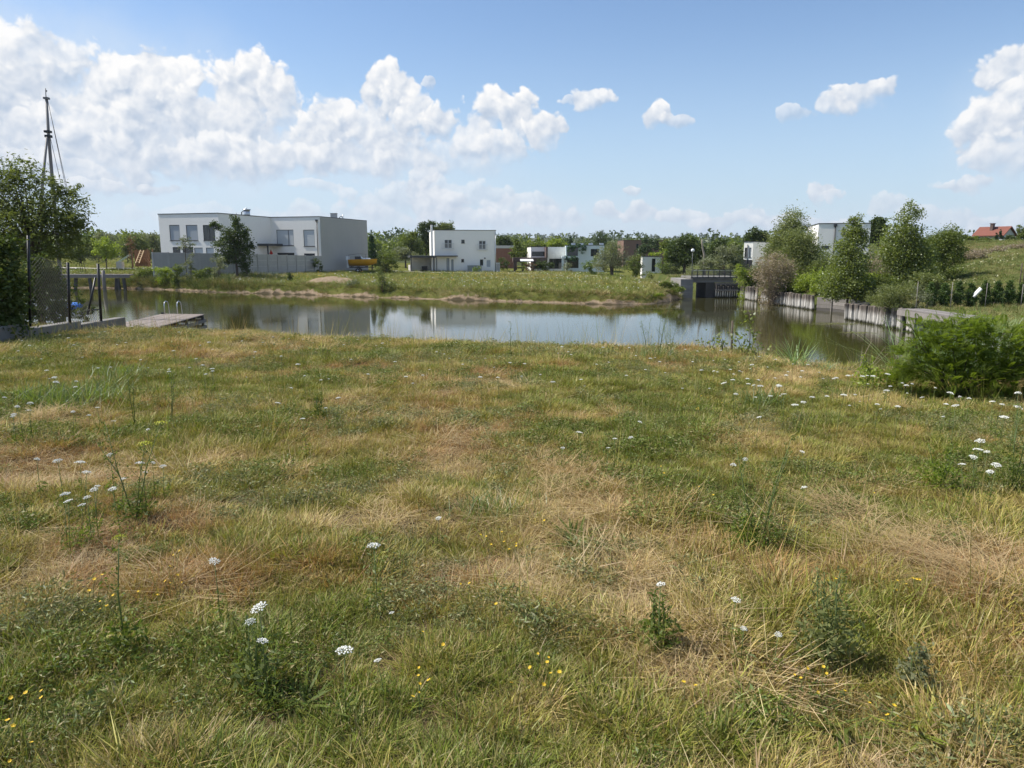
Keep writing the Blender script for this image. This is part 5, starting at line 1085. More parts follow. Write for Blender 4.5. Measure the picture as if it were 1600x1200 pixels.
# ------------------------------------------------------------------ meadow grass: tuft meshes, scattered by geometry nodes
def blade_mesh(name, blades, segs=3):
    """blades: (x, y, height, lean direction, lean amount, width, curl, lift)"""
    V = []; Q = []; T = []
    for (x, y, h, a, lean, wd, curl, lift) in blades:
        b0 = len(V); ca, sa = cos(a), sin(a); px_, py_ = -sa, ca; wq = a + random.uniform(-.9, .9); wx, wy = -sin(wq), cos(wq)
        for i in range(segs):
            t = i / segs; r_ = lean * (t + curl * t * t) * h; z = lift + h * t * (1 - .30 * min(1.2, abs(curl)) * t) * max(.05, (1 - .5 * min(lean, 1.9)))
            k = wd * .5 * (1 - .55 * t)
            V += [(x + ca * r_ - wx * k, y + sa * r_ - wy * k, z), (x + ca * r_ + wx * k, y + sa * r_ + wy * k, z)]
        r_ = lean * (1 + curl) * h; V.append((x + ca * r_, y + sa * r_, lift + h * (1 - .30 * min(1.2, abs(curl))) * max(.05, (1 - .5 * min(lean, 1.9)))))
        for i in range(segs - 1): Q.append((b0 + 2 * i, b0 + 2 * i + 1, b0 + 2 * i + 3, b0 + 2 * i + 2))
        T.append((b0 + 2 * segs - 2, b0 + 2 * segs - 1, b0 + 2 * segs))
    return np_mesh(name, V, Q, tris=T)
def rnd_blades(n, rad, h0, h1, l0, l1, w0, w1, curl=.4, lift=0.0):
    out = []
    for k in range(n):
        a = random.uniform(0, 2 * pi); r_ = rad * sqrt(random.random()); out.append((cos(a) * r_, sin(a) * r_, random.uniform(h0, h1), a + random.uniform(-1.1, 1.1), random.uniform(l0, l1), random.uniform(w0, w1), random.uniform(-.1, curl), random.uniform(0, lift)))
    return out
def leaf_clump(name, n, rad, h, ln, wd):
    C = unit(n) * (rng.random(n) ** .5)[:, None] * np.array([rad, rad, h * .5]) + np.array([0, 0, h * .5])
    V, Fq = leaf_arrays(C, ln, wd, -.15, .3); return np_mesh(name, V, Fq)
m, b, o = new_mat('grass_blades')
ta = b.n.new('ShaderNodeAttribute'); ta.attribute_type = 'INSTANCER'; ta.attribute_name = 'tint'
g_ = b.n.new('ShaderNodeNewGeometry'); k_ = b.ramp(g_.outputs['Random Per Island'], 0, 1, .62, 1.42, 'LINEAR')
c_ = b.v('SCALE', ta.outputs['Color']); b.put(c_.node.inputs['Scale'], k_)
sb = b.ramp(b.m('FRACT', b.m('MULTIPLY', g_.outputs['Random Per Island'], 13.7)), .70, .86, 0.0, .6); c_ = b.mix(sb, c_, (.40, .30, .15))
hs = b.n.new('ShaderNodeHueSaturation'); b.put(hs.inputs['Hue'], b.ramp(b.m('FRACT', b.m('MULTIPLY', g_.outputs['Random Per Island'], 7.31)), 0, 1, .478, .522, 'LINEAR')); b.l.new(c_, hs.inputs['Color']); c_ = hs.outputs[0]
d_ = b.n.new('ShaderNodeBsdfDiffuse'); b.l.new(c_, d_.inputs[0]); t_ = b.n.new('ShaderNodeBsdfTranslucent'); b.l.new(b.mix(1.0, c_, (1.15, 1.15, .8), 'MULTIPLY'), t_.inputs[0])
mx = b.n.new('ShaderNodeMixShader'); mx.inputs[0].default_value = .24; b.l.new(d_.outputs[0], mx.inputs[1]); b.l.new(t_.outputs[0], mx.inputs[2])
gl = b.n.new('ShaderNodeBsdfGlossy'); gl.inputs['Roughness'].default_value = .5; m2 = b.n.new('ShaderNodeMixShader'); m2.inputs[0].default_value = .03; b.l.new(mx.outputs[0], m2.inputs[1]); b.l.new(gl.outputs[0], m2.inputs[2])
b.l.new(m2.outputs[0], o.inputs[0]); M_GRASS = m
tufts = bpy.data.collections.new('tufts')            # not linked to the scene: only a source for the scatter
def tuft(me):
    me.materials.append(M_GRASS); ob = bpy.data.objects.new('grass_tuft.%03d' % len(tufts.objects), me); tufts.objects.link(ob)
for k in range(3): tuft(blade_mesh('tuft', rnd_blades(60, .06, .03, .075, .15, 1.0, .0024, .0048, .7)))                     # 0-2 short green
for k in range(3): tuft(blade_mesh('tuft', rnd_blades(52, .065, .035, .10, .2, 1.25, .0018, .0036, .9)))                         # 3-5 dry taller
for k in range(2): tuft(blade_mesh('tuft', rnd_blades(34, .10, .05, .13, 1.2, 2.0, .0018, .0034, .3, .035)))                  # 6-7 lying straw
for k in range(2): tuft(leaf_clump('tuft', 150, .09, .07, .019, .004))                                                       # 8-9 feathery weed
for k in range(2): tuft(blade_mesh('tuft', rnd_blades(7, .05, .20, .36, .08, .4, .0016, .0024, .3)))                          # 10-11 thin stems
for k in range(2): tuft(blade_mesh('tuft', rnd_blades(42, .11, .09, .22, .2, .8, .004, .008, .7)))                            # 12-13 lush coarse
def scatter(name, label, P3, idx, rot, scl, tint):
    me = bpy.data.meshes.new(name); n = len(P3); me.vertices.add(n); me.vertices.foreach_set('co', np.asarray(P3, np.float32).ravel())
    for nm, ty, arr in (('idx', 'INT', np.asarray(idx, np.int32)), ('scl', 'FLOAT', np.asarray(scl, np.float32))):
        a = me.attributes.new(nm, ty, 'POINT'); a.data.foreach_set('value', arr)
    for nm, arr in (('rot', rot), ('tint', tint)):
        a = me.attributes.new(nm, 'FLOAT_VECTOR', 'POINT'); a.data.foreach_set('vector', np.asarray(arr, np.float32).ravel())
    ob = link(name, me); ng = bpy.data.node_groups.new(name, 'GeometryNodeTree')
    ng.interface.new_socket('Geometry', in_out='INPUT', socket_type='NodeSocketGeometry'); ng.interface.new_socket('Geometry', in_out='OUTPUT', socket_type='NodeSocketGeometry')
    N = ng.nodes; L = ng.links; gi_ = N.new('NodeGroupInput'); go = N.new('NodeGroupOutput'); ip = N.new('GeometryNodeInstanceOnPoints')
    ci = N.new('GeometryNodeCollectionInfo'); ci.inputs['Collection'].default_value = tufts; ci.inputs['Separate Children'].default_value = True; ci.inputs['Reset Children'].default_value = True
    def na(nm, ty): q = N.new('GeometryNodeInputNamedAttribute'); q.data_type = ty; q.inputs['Name'].default_value = nm; return q.outputs['Attribute']
    L.new(gi_.outputs[0], ip.inputs['Points']); L.new(ci.outputs[0], ip.inputs['Instance']); ip.inputs['Pick Instance'].default_value = True
    L.new(na('idx', 'INT'), ip.inputs['Instance Index']); L.new(na('rot', 'FLOAT_VECTOR'), ip.inputs['Rotation']); L.new(na('scl', 'FLOAT'), ip.inputs['Scale'])
    L.new(ip.outputs[0], go.inputs[0]); md = ob.modifiers.new('scatter', 'NODES'); md.node_group = ng
    tag(ob, kind='stuff'); ob['label'] = label; return ob

DRYP = [(500, 690, 120, 38, .9), (700, 690, 120, 40, .6), (880, 755, 110, 60, 1), (965, 835, 90, 50, 1), (830, 880, 90, 40, .8), (1450, 860, 190, 55, 1.2), (1560, 930, 130, 70, 1), (1300, 765, 100, 45, .9), (75, 652, 55, 16, 1.3), (60, 770, 80, 50, .7),
        (70, 890, 110, 60, .8), (300, 700, 90, 30, .6), (1080, 1040, 80, 45, 1), (170, 935, 110, 50, .6), (1240, 700, 120, 30, .6), (640, 640, 160, 20, .4), (1180, 700, 90, 30, .7), (460, 790, 70, 25, .6), (330, 1080, 110, 30, .6), (760, 960, 120, 50, .4), (1480, 1040, 160, 80, .5), (1000, 960, 70, 40, .7), (690, 800, 70, 40, .4)]
GRNP = [(95, 612, 120, 30, 1.1), (190, 578, 80, 20, 1), (560, 720, 110, 35, .9), (755, 775, 85, 35, 1.1), (580, 835, 120, 45, .9), (380, 760, 110, 40, .7), (230, 1120, 260, 80, .6), (700, 1110, 300, 90, .7), (1150, 1130, 300, 80, .7), (1060, 640, 220, 40, .7), (60, 560, 200, 35, 1), (1400, 650, 200, 40, .6), (900, 840, 60, 30, .8),
        (460, 930, 130, 70, .6), (1180, 810, 120, 50, .7), (1290, 980, 90, 50, .7), (1500, 740, 140, 40, .7), (1500, 1130, 150, 60, .4), (930, 700, 100, 25, .5), (430, 560, 300, 22, .5), (950, 570, 260, 25, .3)]
def pixels(x, y, z=0.05):
    dz = z - EYE; yc = y * cos(PITCH) - dz * sin(PITCH); uu = dz * cos(PITCH) + y * sin(PITCH)
    return 800 + FPX * x / yc, 600 - FPX * uu / yc
def dryness(x, y):
    px, py = pixels(x, np.maximum(y, 1.2)); d = .475 + 1.15 * (fbm(x, y, .75, 4, 1) - .5) + 1.35 * (fbm(x, y, 2.6, 3, 7) - .5)
    px = px + 60 * (fbm(x, y, 1.3, 3, 11) - .5); py = py + 40 * (fbm(x, y, 1.3, 3, 13) - .5)
    for X_, Y_, rx, ry, k in DRYP: d = d + .30 * k * np.exp(-(((px - X_) / rx) ** 2 + ((py - Y_) / ry) ** 2))
    for X_, Y_, rx, ry, k in GRNP: d = d - .30 * k * np.exp(-(((px - X_) / rx) ** 2 + ((py - Y_) / ry) ** 2))
    return np.clip(d, 0, 1)
pts = []
for y0_, y1_, den in ((.7, 4, 640), (4, 7, 460), (7, 11, 250), (11, 16, 150), (16, 24, 40)):
    wl = .74 * y1_ + 2.6; n = int((y1_ - y0_) * 2 * wl * den); x = rng.uniform(-wl, wl, n); y = rng.uniform(y0_, y1_, n)
    k = (np.abs(x) < .74 * y + 2.6) & ~((x < -9.5) & (x > -10)); pts.append(np.stack([x[k], y[k]], 1))
pts = np.concatenate(pts); x, y = pts.T; sd_ = pond_sd(x, y); z = ground_z(x, y, sd_); ok = sd_ > .3; x, y, z = x[ok], y[ok], z[ok]; n = len(x)
dr = dryness(x, y); u = rng.random(n); kind = np.zeros(n, int)
tall = fbm(x, y, .9, 3, 21)
pd = dr + .55 * (u - .5)
i_green = rng.integers(0, 3, n); i_dry = rng.integers(3, 6, n); i_lit = rng.integers(6, 8, n); i_weed = rng.integers(8, 10, n); i_stem = rng.integers(10, 12, n)
u2 = rng.random(n)
kind = np.where(pd < .42, i_green, np.where(pd < .80, np.where(u2 < .5, i_green, i_dry), np.where(u2 < .30, i_lit, i_dry)))
weedy = fbm(x, y, 1.1, 3, 31); kind = np.where((u2 > .74) & (weedy > .5) & (pd < .75), i_weed, kind); kind = np.where(u2 > .972, i_stem, kind)
pal = np.array([[.150, .190, .022], [.215, .235, .032], [.300, .268, .052], [.430, .325, .115], [.560, .420, .200]])
tp_ = np.clip(pd * 1.02 + .16 * (rng.random(n) - .5), 0, .999) * 4; i0 = tp_.astype(int); f = (tp_ - i0)[:, None]; i1 = np.minimum(i0 + 1, 4)
tint = pal[i0] * (1 - f) + pal[i1] * f
rust = sstep(fbm(x, y, 1.1, 3, 41), .50, .64)[:, None] * sstep(pd, .45, .8)[:, None]; tint = tint * (1 - .75 * rust) + np.array([.33, .165, .06]) * .75 * rust
wd_ = np.isin(kind, (8, 9)); gg = sstep(fbm(x, y, 1.0, 2, 51), .4, .62)[:, None]
tint = np.where(wd_[:, None], (np.array([.125, .170, .028]) * (1 - gg) + np.array([.190, .210, .085]) * gg), tint)
lit_ = np.isin(kind, (6, 7)); tint = np.where(lit_[:, None], np.array([.46, .36, .20]) * (.75 + .5 * rng.random(n))[:, None], tint)
tint = tint * (.82 + .36 * rng.random(n))[:, None]
scl = (.55 + .75 * rng.random(n)) * (.70 + .70 * tall) * (.55 + .95 * fbm(x, y, 4.2, 2, 61)) * np.where(y > 9, 1.2, 1.1); scl = np.where(dr > .75, scl * .85, scl); fringe = sstep(y, 10.5, 13.5); scl = scl * (1 + .35 * fringe)
rot = np.stack([rng.normal(0, .13, n), rng.normal(0, .13, n), rng.uniform(0, 2 * pi, n)], 1)
scatter('grass', 'dry straw coloured and green grass covering the near meadow', np.stack([x, y, z - .006], 1), kind, rot, scl, tint)
NGRASS = n

# far lawn, hillside and left bank: coarser clumps
def field(name, label, x0, x1, y0, y1, n, keep, pal_, smin, smax, o_):
    x = rng.uniform(x0, x1, n); y = rng.uniform(y0, y1, n); sd_ = pond_sd(x, y); k = keep(x, y, sd_); x, y, sd_ = x[k], y[k], sd_[k]; z = ground_z(x, y, sd_); n = len(x)
    t = np.clip(.5 + 1.7 * (fbm(x, y, .12, 4, o_) - .5) + .8 * (rng.random(n) - .5), 0, .999) * (len(pal_) - 1); i0 = t.astype(int); f = (t - i0)[:, None]; P_ = np.array(pal_)
    tint = (P_[i0] * (1 - f) + P_[i0 + 1] * f) * (.75 + .5 * rng.random(n))[:, None]
    tl = fbm(x, y, .22, 3, o_ + 3); scl = (smin + (smax - smin) * rng.random(n)) * (.55 + .9 * tl)
    idx = np.where(rng.random(n) < .25, rng.integers(8, 10, n), np.where(rng.random(n) < .5, rng.integers(12, 14, n), rng.integers(0, 6, n)))
    rot = np.stack([rng.normal(0, .1, n), rng.normal(0, .1, n), rng.uniform(0, 2 * pi, n)], 1)
    scatter(name, label, np.stack([x, y, z - .02], 1), idx, rot, scl, tint)
    return x, y, z
LP = [(.12, .18, .024), (.165, .215, .032), (.22, .24, .048), (.30, .275, .085)]
fx, fy, fz = field('lawn_grass', 'rough grass of the lawn across the pond', -66, 22, 58, 124, 52000, lambda x, y, s: (((x - HEAP.x) / 2.3) ** 2 + ((y - HEAP.y) / 2.4) ** 2 > 1) & (s > .55) & (x < 17.5) & (y > 56) & (np.abs(x) < .72 * y + 3) & ~((x > -20) & (y > 103 + .0 * x) & (rng.random(len(x)) < .5)) & ~((y > 96) & (x < -20) & (rng.random(len(x)) < .5)), LP, 1.5, 3.2, 60)
field('bank_weeds', 'lush weeds on the far left bank', -62, -26, 76, 92, 9000, lambda x, y, s: (s > .4) & (s < 9), [(.07, .115, .02), (.10, .15, .03), (.15, .17, .05), (.2, .18, .08)], 2.4, 5.0, 70)
field('hillside_grass', 'rough grass on the slope at the right', 19, 62, 30, 100, 30000, lambda x, y, s: (s > .9) & (x < .74 * y + 4), [(.10, .15, .026), (.135, .18, .034), (.19, .20, .05), (.30, .25, .11)], 1.1, 2.4, 80)
field('shore_tufts', 'grass tufts overhanging the sandy shore', -70, 18, 55, 92, 36000, lambda x, y, s: (s > .16) & (s < 2.0) & (x < 17) & (((x - HEAP.x) / 2.3) ** 2 + ((y - HEAP.y) / 2.4) ** 2 > 1), [(.10, .14, .026), (.14, .16, .035), (.21, .19, .06), (.27, .21, .09)], 1.6, 3.0, 90)

# ------------------------------------------------------------------ wild flowers and weeds of the meadow
M_UMBEL = surf('white_umbel', (0.80, 0.80, 0.74), 0.8, 0.06, 40, obj=True)
M_STEMG = surf('green_stem', (0.10, 0.14, 0.04), 0.7, 0.15, 20)
M_YEL = surf('yellow_petal', (0.56, 0.37, 0.02), 0.7, 0.12, 40, obj=True)
M_YGR = surf('yellow_green_umbel', (0.46, 0.46, 0.04), 0.7, 0.12, 40, obj=True)
L_WEED = leafmat('weed_leaf', (0.095, 0.135, 0.03), (0.18, 0.215, 0.05), 0.45, 0.012)
L_WEEDD = leafmat('dark_weed_leaf', (0.075, 0.11, 0.022), (0.145, 0.18, 0.04), 0.42, 0.012)
L_BLADE = leafmat('coarse_blade', (0.10, 0.155, 0.03), (0.19, 0.235, 0.06), 0.45, 0.05)
def umbel_mesh(name, dia, n=30, dome=.28, q=7, fl=.0075):
    """flat-domed head of many small flower clusters on fine rays"""
    V = []; Fq = []
    for i in range(n):
        r_ = dia * .5 * sqrt((i + .5) / n); a = i * 2.39996; h = dome * dia * .5 * (1 - (2 * r_ / dia) ** 2) + rng.normal() * .0012
        c = np.array([cos(a) * r_, sin(a) * r_, h]); sz = dia * .083 * (.8 + .4 * random.random())
        for j in range(q):
            o_ = unit(1)[0]; o_[2] = abs(o_[2]) * .8 + .25; p = c + o_ * sz * .62; t1 = np.cross(o_, unit(1)[0]); t1 /= np.linalg.norm(t1); t2 = np.cross(o_, t1); e = fl * (dia / .08) * (.7 + .6 * random.random()) * .5
            b0 = len(V); V += [p - t1 * e, p + t2 * e, p + t1 * e, p - t2 * e]; Fq.append((b0, b0 + 1, b0 + 2, b0 + 3))
    return np_mesh(name, V, Fq)
def umbel_rays(mb, c, dia, n=12):
    for i in range(n):
        a = i * 2.39996; r_ = dia * .5 * sqrt((i + .5) / n); mb.tube([c - Vector((0, 0, dia * .30)), c + Vector((cos(a) * r_, sin(a) * r_, 0))], .0006, 3, cap=False, smooth=False)
def feather_leaf(C0, n, rad, h, ln=.035, wd=.008):
    C = unit(n) * (rng.random(n) ** .5)[:, None] * np.array([rad, rad, h * .5]) + np.array(C0) + np.array([0, 0, h * .5]); return leaf_arrays(C, ln, wd, -.2, .2)
def carrot_proto(h, dia, heads=1, leaves=60):
    """meshes of one wild carrot: stem, umbels with their place, feathery leaf"""
    mb = MB(); bend = Vector((random.uniform(-.12, .12) * h, random.uniform(-.12, .12) * h, 0)); topv = bend + Vector((0, 0, h - dia * .3))
    mb.tube([(0, 0, -.02), bend * .3 + Vector((0, 0, h * .5)), topv], [.0028, .0024, .0018], 5); ums = [(topv + Vector((0, 0, dia * .3)), dia)]
    umbel_rays(mb, ums[0][0], dia)
    for k in range(heads - 1):
        t = random.uniform(.35, .6); st = bend * (.3 + .7 * (t - .5) * 2 if t > .5 else .6 * t) + Vector((0, 0, h * t)); d2 = dia * random.uniform(.45, .75); a = random.uniform(0, 6.28); ll = h * random.uniform(.25, .42)
        e = st + Vector((cos(a) * ll * .5, sin(a) * ll * .5, ll)); mb.tube([st, st.lerp(e, .5) + Vector((cos(a), sin(a), 0)) * .01, e - Vector((0, 0, d2 * .3))], [.0018, .0015, .0012], 4); umbel_rays(mb, e, d2, 8); ums.append((e, d2))
    V, Fq = feather_leaf((bend.x * .2, bend.y * .2, .02), leaves, .07, h * .5)
    me_s = mb.mesh('stem'); me_s.materials.append(M_STEMG); me_l = np_mesh('leaf', V, Fq); me_l.materials.append(L_WEED)
    us = []
    for c, d2 in ums: me = umbel_mesh('umbel', d2); me.materials.append(M_UMBEL); us.append((c, me))
    return dict(h=h, stem=me_s, leaf=me_l, ums=us)
PROT = [carrot_proto(h, d, k) for h, d, k in [(.30, .085, 1), (.36, .08, 2), (.42, .075, 1), (.48, .07, 3), (.40, .06, 1), (.34, .05, 1), (.52, .065, 2), (.26, .045, 1)]]
def flat_proto(P):
    """the same plant as one mesh, for places too far away to tell its parts"""
    V = []; Fl = []; mi = []
    for me, off, k in [(P['stem'], Vector(), 0)] + [(u_, c, 1) for c, u_ in P['ums']]:
        b0 = len(V); V += [tuple(v.co + off) for v in me.vertices]; Fl += [[b0 + i for i in f.vertices] for f in me.polygons]; mi += [k] * len(me.polygons)
    me = bpy.data.meshes.new('wild_carrot'); me.from_pydata(V, [], Fl); me.materials.append(M_STEMG); me.materials.append(M_UMBEL); me.polygons.foreach_set('material_index', mi); me.update(); return me
for P in PROT: P['flat'] = flat_proto(P)
def carrot(px, py, k, label, group=None, far=False, s=1.0, spin=None):
    """wild carrot whose top umbel is seen at that pixel"""
    s = s * .84; P = PROT[k]; c, _ = P['ums'][0]; h = P['h'] * s; z = 0.0
    for _i in range(4): q = on(px, py, z + h); z = gz(q.x, q.y)
    rz = random.uniform(0, 6.28) if spin is None else spin; off = Matrix.Rotation(rz, 3, 'Z') @ (Vector((c.x, c.y, 0)) * s)
    loc = (q.x - off.x, q.y - off.y, z)
    if far:
        o = bpy.data.objects.new('wild_carrot', P['flat']); COL.objects.link(o); o.location = loc; o.rotation_euler = (0, 0, rz); o.scale = (s, s, s); return tag(o, label, 'wild flower', group)
    root = empty('wild_carrot', loc, rz, label, 'wild flower', group); root.scale = (s, s, s)
    link('stem', P['stem'], None, root); link('leaf', P['leaf'], None, root)
    for c, me in P['ums']: u_ = link('umbel', me, None, root); u_.location = c; u_.rotation_euler = (random.uniform(-.28, .28), random.uniform(-.28, .28), random.uniform(0, 6)); u_.scale = (random.uniform(.8, 1.12), random.uniform(.8, 1.12), random.uniform(.6, 1.5))
    return root
ORD = ['first', 'second', 'third', 'fourth', 'fifth', 'sixth', 'seventh', 'eighth', 'ninth', 'tenth', 'eleventh', 'twelfth', 'thirteenth', 'fourteenth', 'fifteenth', 'sixteenth']
SOLO = [(538, 1017, 0, 1.05, 'largest white lacy umbel, domed, in the lower left part of the meadow'), (405, 950, 3, 1.1, 'white umbel on a tall stem with smaller umbels below, left of the largest one'), (590, 1032, 7, .8, 'small white umbel just right of the largest lacy one'),
        (584, 853, 2, 1.0, 'lone flat white umbel above the grey green patch in the middle'), (335, 877, 4, 1.0, 'small white umbel between the dark thistle like weed and the tall stemmed umbel'), (1032, 914, 5, 1.1, 'white umbel on a thin stem right of the dark green rosette'),
        (1150, 938, 7, 1.0, 'tiny white umbel right of the umbel beside the straw patch'), (1162, 983, 7, .9, 'small white flower below the tiny umbel in the lower right'), (1216, 992, 7, .8, 'tiny white flower beside the bushy grey green weed'), (1186, 652, 2, .85, 'lone bright white umbel above the grey green middle of the meadow'),
        (1569, 652, 0, 1.05, 'broad white umbel below the feathery bush near the right edge'), (1557, 728, 1, 1.0, 'white umbel low at the right edge beside the dark tall weed'), (612, 958, 7, .7, 'very small white flower above the largest lacy umbel'), (685, 810, 7, .9, 'tiny white umbel left of the green grass clump'), (231, 671, 5, .8, 'single small umbel right of the straw heap')]
for px, py, k, s_, lab in SOLO: carrot(px, py, k, lab, None, s=s_)
CLUS = [('white wild carrot umbel in the cluster left of the yellow umbel plant', 'wild carrots left of the yellow umbel plant', [(57, 718, 5), (90, 721, 4), (125, 723, 0), (134, 738, 4), (103, 773, 2), (107, 783, 4), (127, 789, 7), (146, 765, 5), (153, 760, 7), (175, 764, 4), (136, 777, 5)]),
        ('small white wild carrot right of the yellow umbel plant', 'wild carrots right of the yellow umbel plant', [(219, 724, 4), (239, 723, 5), (227, 738, 7), (193, 748, 7), (173, 711, 5), (255, 729, 7)]),
        ('white wild carrot umbel before the coarse green grass at the left edge', 'wild carrots by the coarse grass on the left', [(85, 591, 4), (88, 598, 2), (118, 605, 4), (119, 596, 5), (27, 636, 4), (20, 651, 5), (48, 629, 4), (45, 641, 5), (153, 637, 5), (115, 644, 4), (140, 649, 7), (178, 658, 7), (8, 622, 5), (22, 648, 4)]),
        ('white wild carrot umbel among the dry grasses left of the middle', 'wild carrots left of the middle', [(433, 630, 2), (472, 655, 4), (316, 571, 4), (332, 580, 5), (322, 585, 4), (455, 606, 7), (476, 587, 5), (264, 577, 5), (528, 622, 4), (509, 638, 7)]),
        ('white wild carrot umbel in the group below the poplar sapling', 'wild carrots below the poplar sapling', [(1131, 599, 2), (1144, 594, 4), (1174, 570, 5), (1115, 580, 5), (1169, 600, 4), (1177, 602, 4), (1217, 603, 2), (1241, 633, 0), (1256, 629, 4), (1225, 616, 4), (1150, 616, 5), (1155, 566, 5), (1186, 594, 5), (1210, 591, 5)]),
        ('white wild carrot umbel below the bright feathery bush', 'wild carrots below the feathery bush', [(1485, 615, 2), (1440, 621, 5), (1591, 637, 2), (1566, 632, 4), (1551, 628, 4), (1591, 615, 2), (1388, 585, 4), (1416, 564, 4), (1492, 634, 6), (1478, 632, 4), (1500, 620, 5), (1514, 624, 5), (1425, 600, 5), (1462, 606, 7)]),
        ('white wild carrot umbel in the group at the right above the lush green weed', 'wild carrots above the lush green weed', [(1531, 690, 2), (1529, 703, 1), (1543, 706, 5), (1504, 726, 4), (1520, 716, 7)]),
        ('small white umbel in the dry grass right of the middle', 'wild carrots right of the middle', [(1163, 718, 7), (1145, 727, 5), (1253, 706, 7), (1256, 762, 7), (960, 686, 5), (905, 676, 4), (985, 684, 7), (950, 700, 7), (880, 700, 7), (1000, 660, 7)])]
for lab, grp, lst in CLUS:
    for i, (px, py, k) in enumerate(sorted(lst)): carrot(px + random.uniform(-1, 1), py, k, ORD[i] + ' from the left of the ' + grp, grp, s=random.uniform(.85, 1.1))
for x0, x1, cnt, lab in [(20, 180, 14, 'below the low wall'), (180, 330, 14, 'before the swimming dock'), (330, 520, 15, 'below the reflected big white houses'), (520, 700, 15, 'left of the dark spike'), (700, 860, 15, 'around the dark spike'), (860, 1010, 15, 'left of the thin branching weeds'),
        (1010, 1100, 11, 'before the thin branching weeds'), (1100, 1200, 16, 'around the poplar saplings'), (1200, 1320, 16, 'below the reed like grass clump'), (1320, 1420, 13, 'left of the feathery bush')]:
    for i in range(cnt):
        px = x0 + (x1 - x0) * (i + random.uniform(.1, .9)) / cnt; carrot(px, np.interp(px, [0, 200, 500, 1050, 1300, 1420], [530, 508, 528, 535, 575, 590]) + 70 * random.random() ** 1.6, random.choice([2, 4, 4, 5, 5, 7, 6]), ORD[i] + ' from the left of the small umbels ' + lab, 'small umbels ' + lab, True, random.uniform(.6, 1.0))

# yellow flowers in little clumps
def yellow_proto(n, h):
    mb = MB(); hd = []
    for k in range(n):
        a = random.uniform(0, 6.28); r_ = random.uniform(.01, .07); b_ = (cos(a) * r_ * .4, sin(a) * r_ * .4, -.01); e = Vector((cos(a) * r_, sin(a) * r_, h * random.uniform(.6, 1.1))); mb.tube([b_, e], .0012, 3, cap=False); hd.append(e)
    st = mb.mesh('stem'); st.materials.append(M_STEMG); return st, hd
V = []; Fq = []
for j in range(6):
    a = j * 1.0472; d = np.array([cos(a), sin(a), .4]); s_ = np.array([-sin(a), cos(a), 0]); b0 = len(V); e = .0085
    V += [np.zeros(3), d * e * .55 + s_ * e * .42, d * e, d * e * .55 - s_ * e * .42]; Fq.append((b0, b0 + 1, b0 + 2, b0 + 3))
YFL = np_mesh('flower', V, Fq); YFL.materials.append(M_YEL)
YP = [yellow_proto(n, h) for n, h in ((1, .10), (2, .13), (3, .14), (1, .12), (4, .12))]
YC = [('yellow flowers left of the tall feathery weed', [(1060, 738), (1082, 733), (1104, 736), (1120, 745), (1040, 735), (1092, 765), (1105, 770)]), ('yellow flowers before the big bushy weed', [(1285, 1052), (1315, 1078), (1292, 1060), (1262, 1050), (1238, 1045), (1078, 1076), (1383, 1102), (1372, 1110)]),
      ('yellow flowers around the thistle like weed', [(230, 918), (265, 912), (240, 922), (262, 880), (285, 902), (202, 890), (148, 944), (135, 918), (158, 918)]), ('yellow flowers in the middle foreground grass', [(697, 905), (728, 917), (745, 944), (757, 940), (648, 918), (668, 990), (685, 1010), (772, 1055), (842, 1028), (845, 1062), (655, 1076), (640, 1082)]),
      ('yellow flowers in the lower left corner', [(27, 1090), (8, 1132), (42, 1165), (60, 1092), (28, 1188)]), ('yellow flowers in the dry straw patches', [(790, 842), (802, 850), (770, 845), (842, 808), (1392, 905), (1408, 912), (1442, 905), (1372, 770), (1280, 916)]),
      ('yellow blossoms near the pond edge', [(1100, 618), (1116, 626), (1092, 636), (1134, 628), (975, 575), (1002, 578)])]
for lab, lst in YC:
    for i, (px, py) in enumerate(sorted(lst)):
        z = .0
        for _i in range(3): q = on(px, py, z + .11); z = gz(q.x, q.y)
        st, hd = random.choice(YP); r_ = empty('yellow_flower', (q.x, q.y, z), random.uniform(0, 6.28), ORD[i] + ' from the left of the ' + lab, 'wild flower', lab); link('stem', st, None, r_)
        for c in hd: f_ = link('flower', YFL, None, r_); f_.location = c; f_.rotation_euler = (random.uniform(-.6, .6), random.uniform(-.6, .6), random.uniform(0, 6)); f_.scale = (random.uniform(.7, 1.15),) * 3

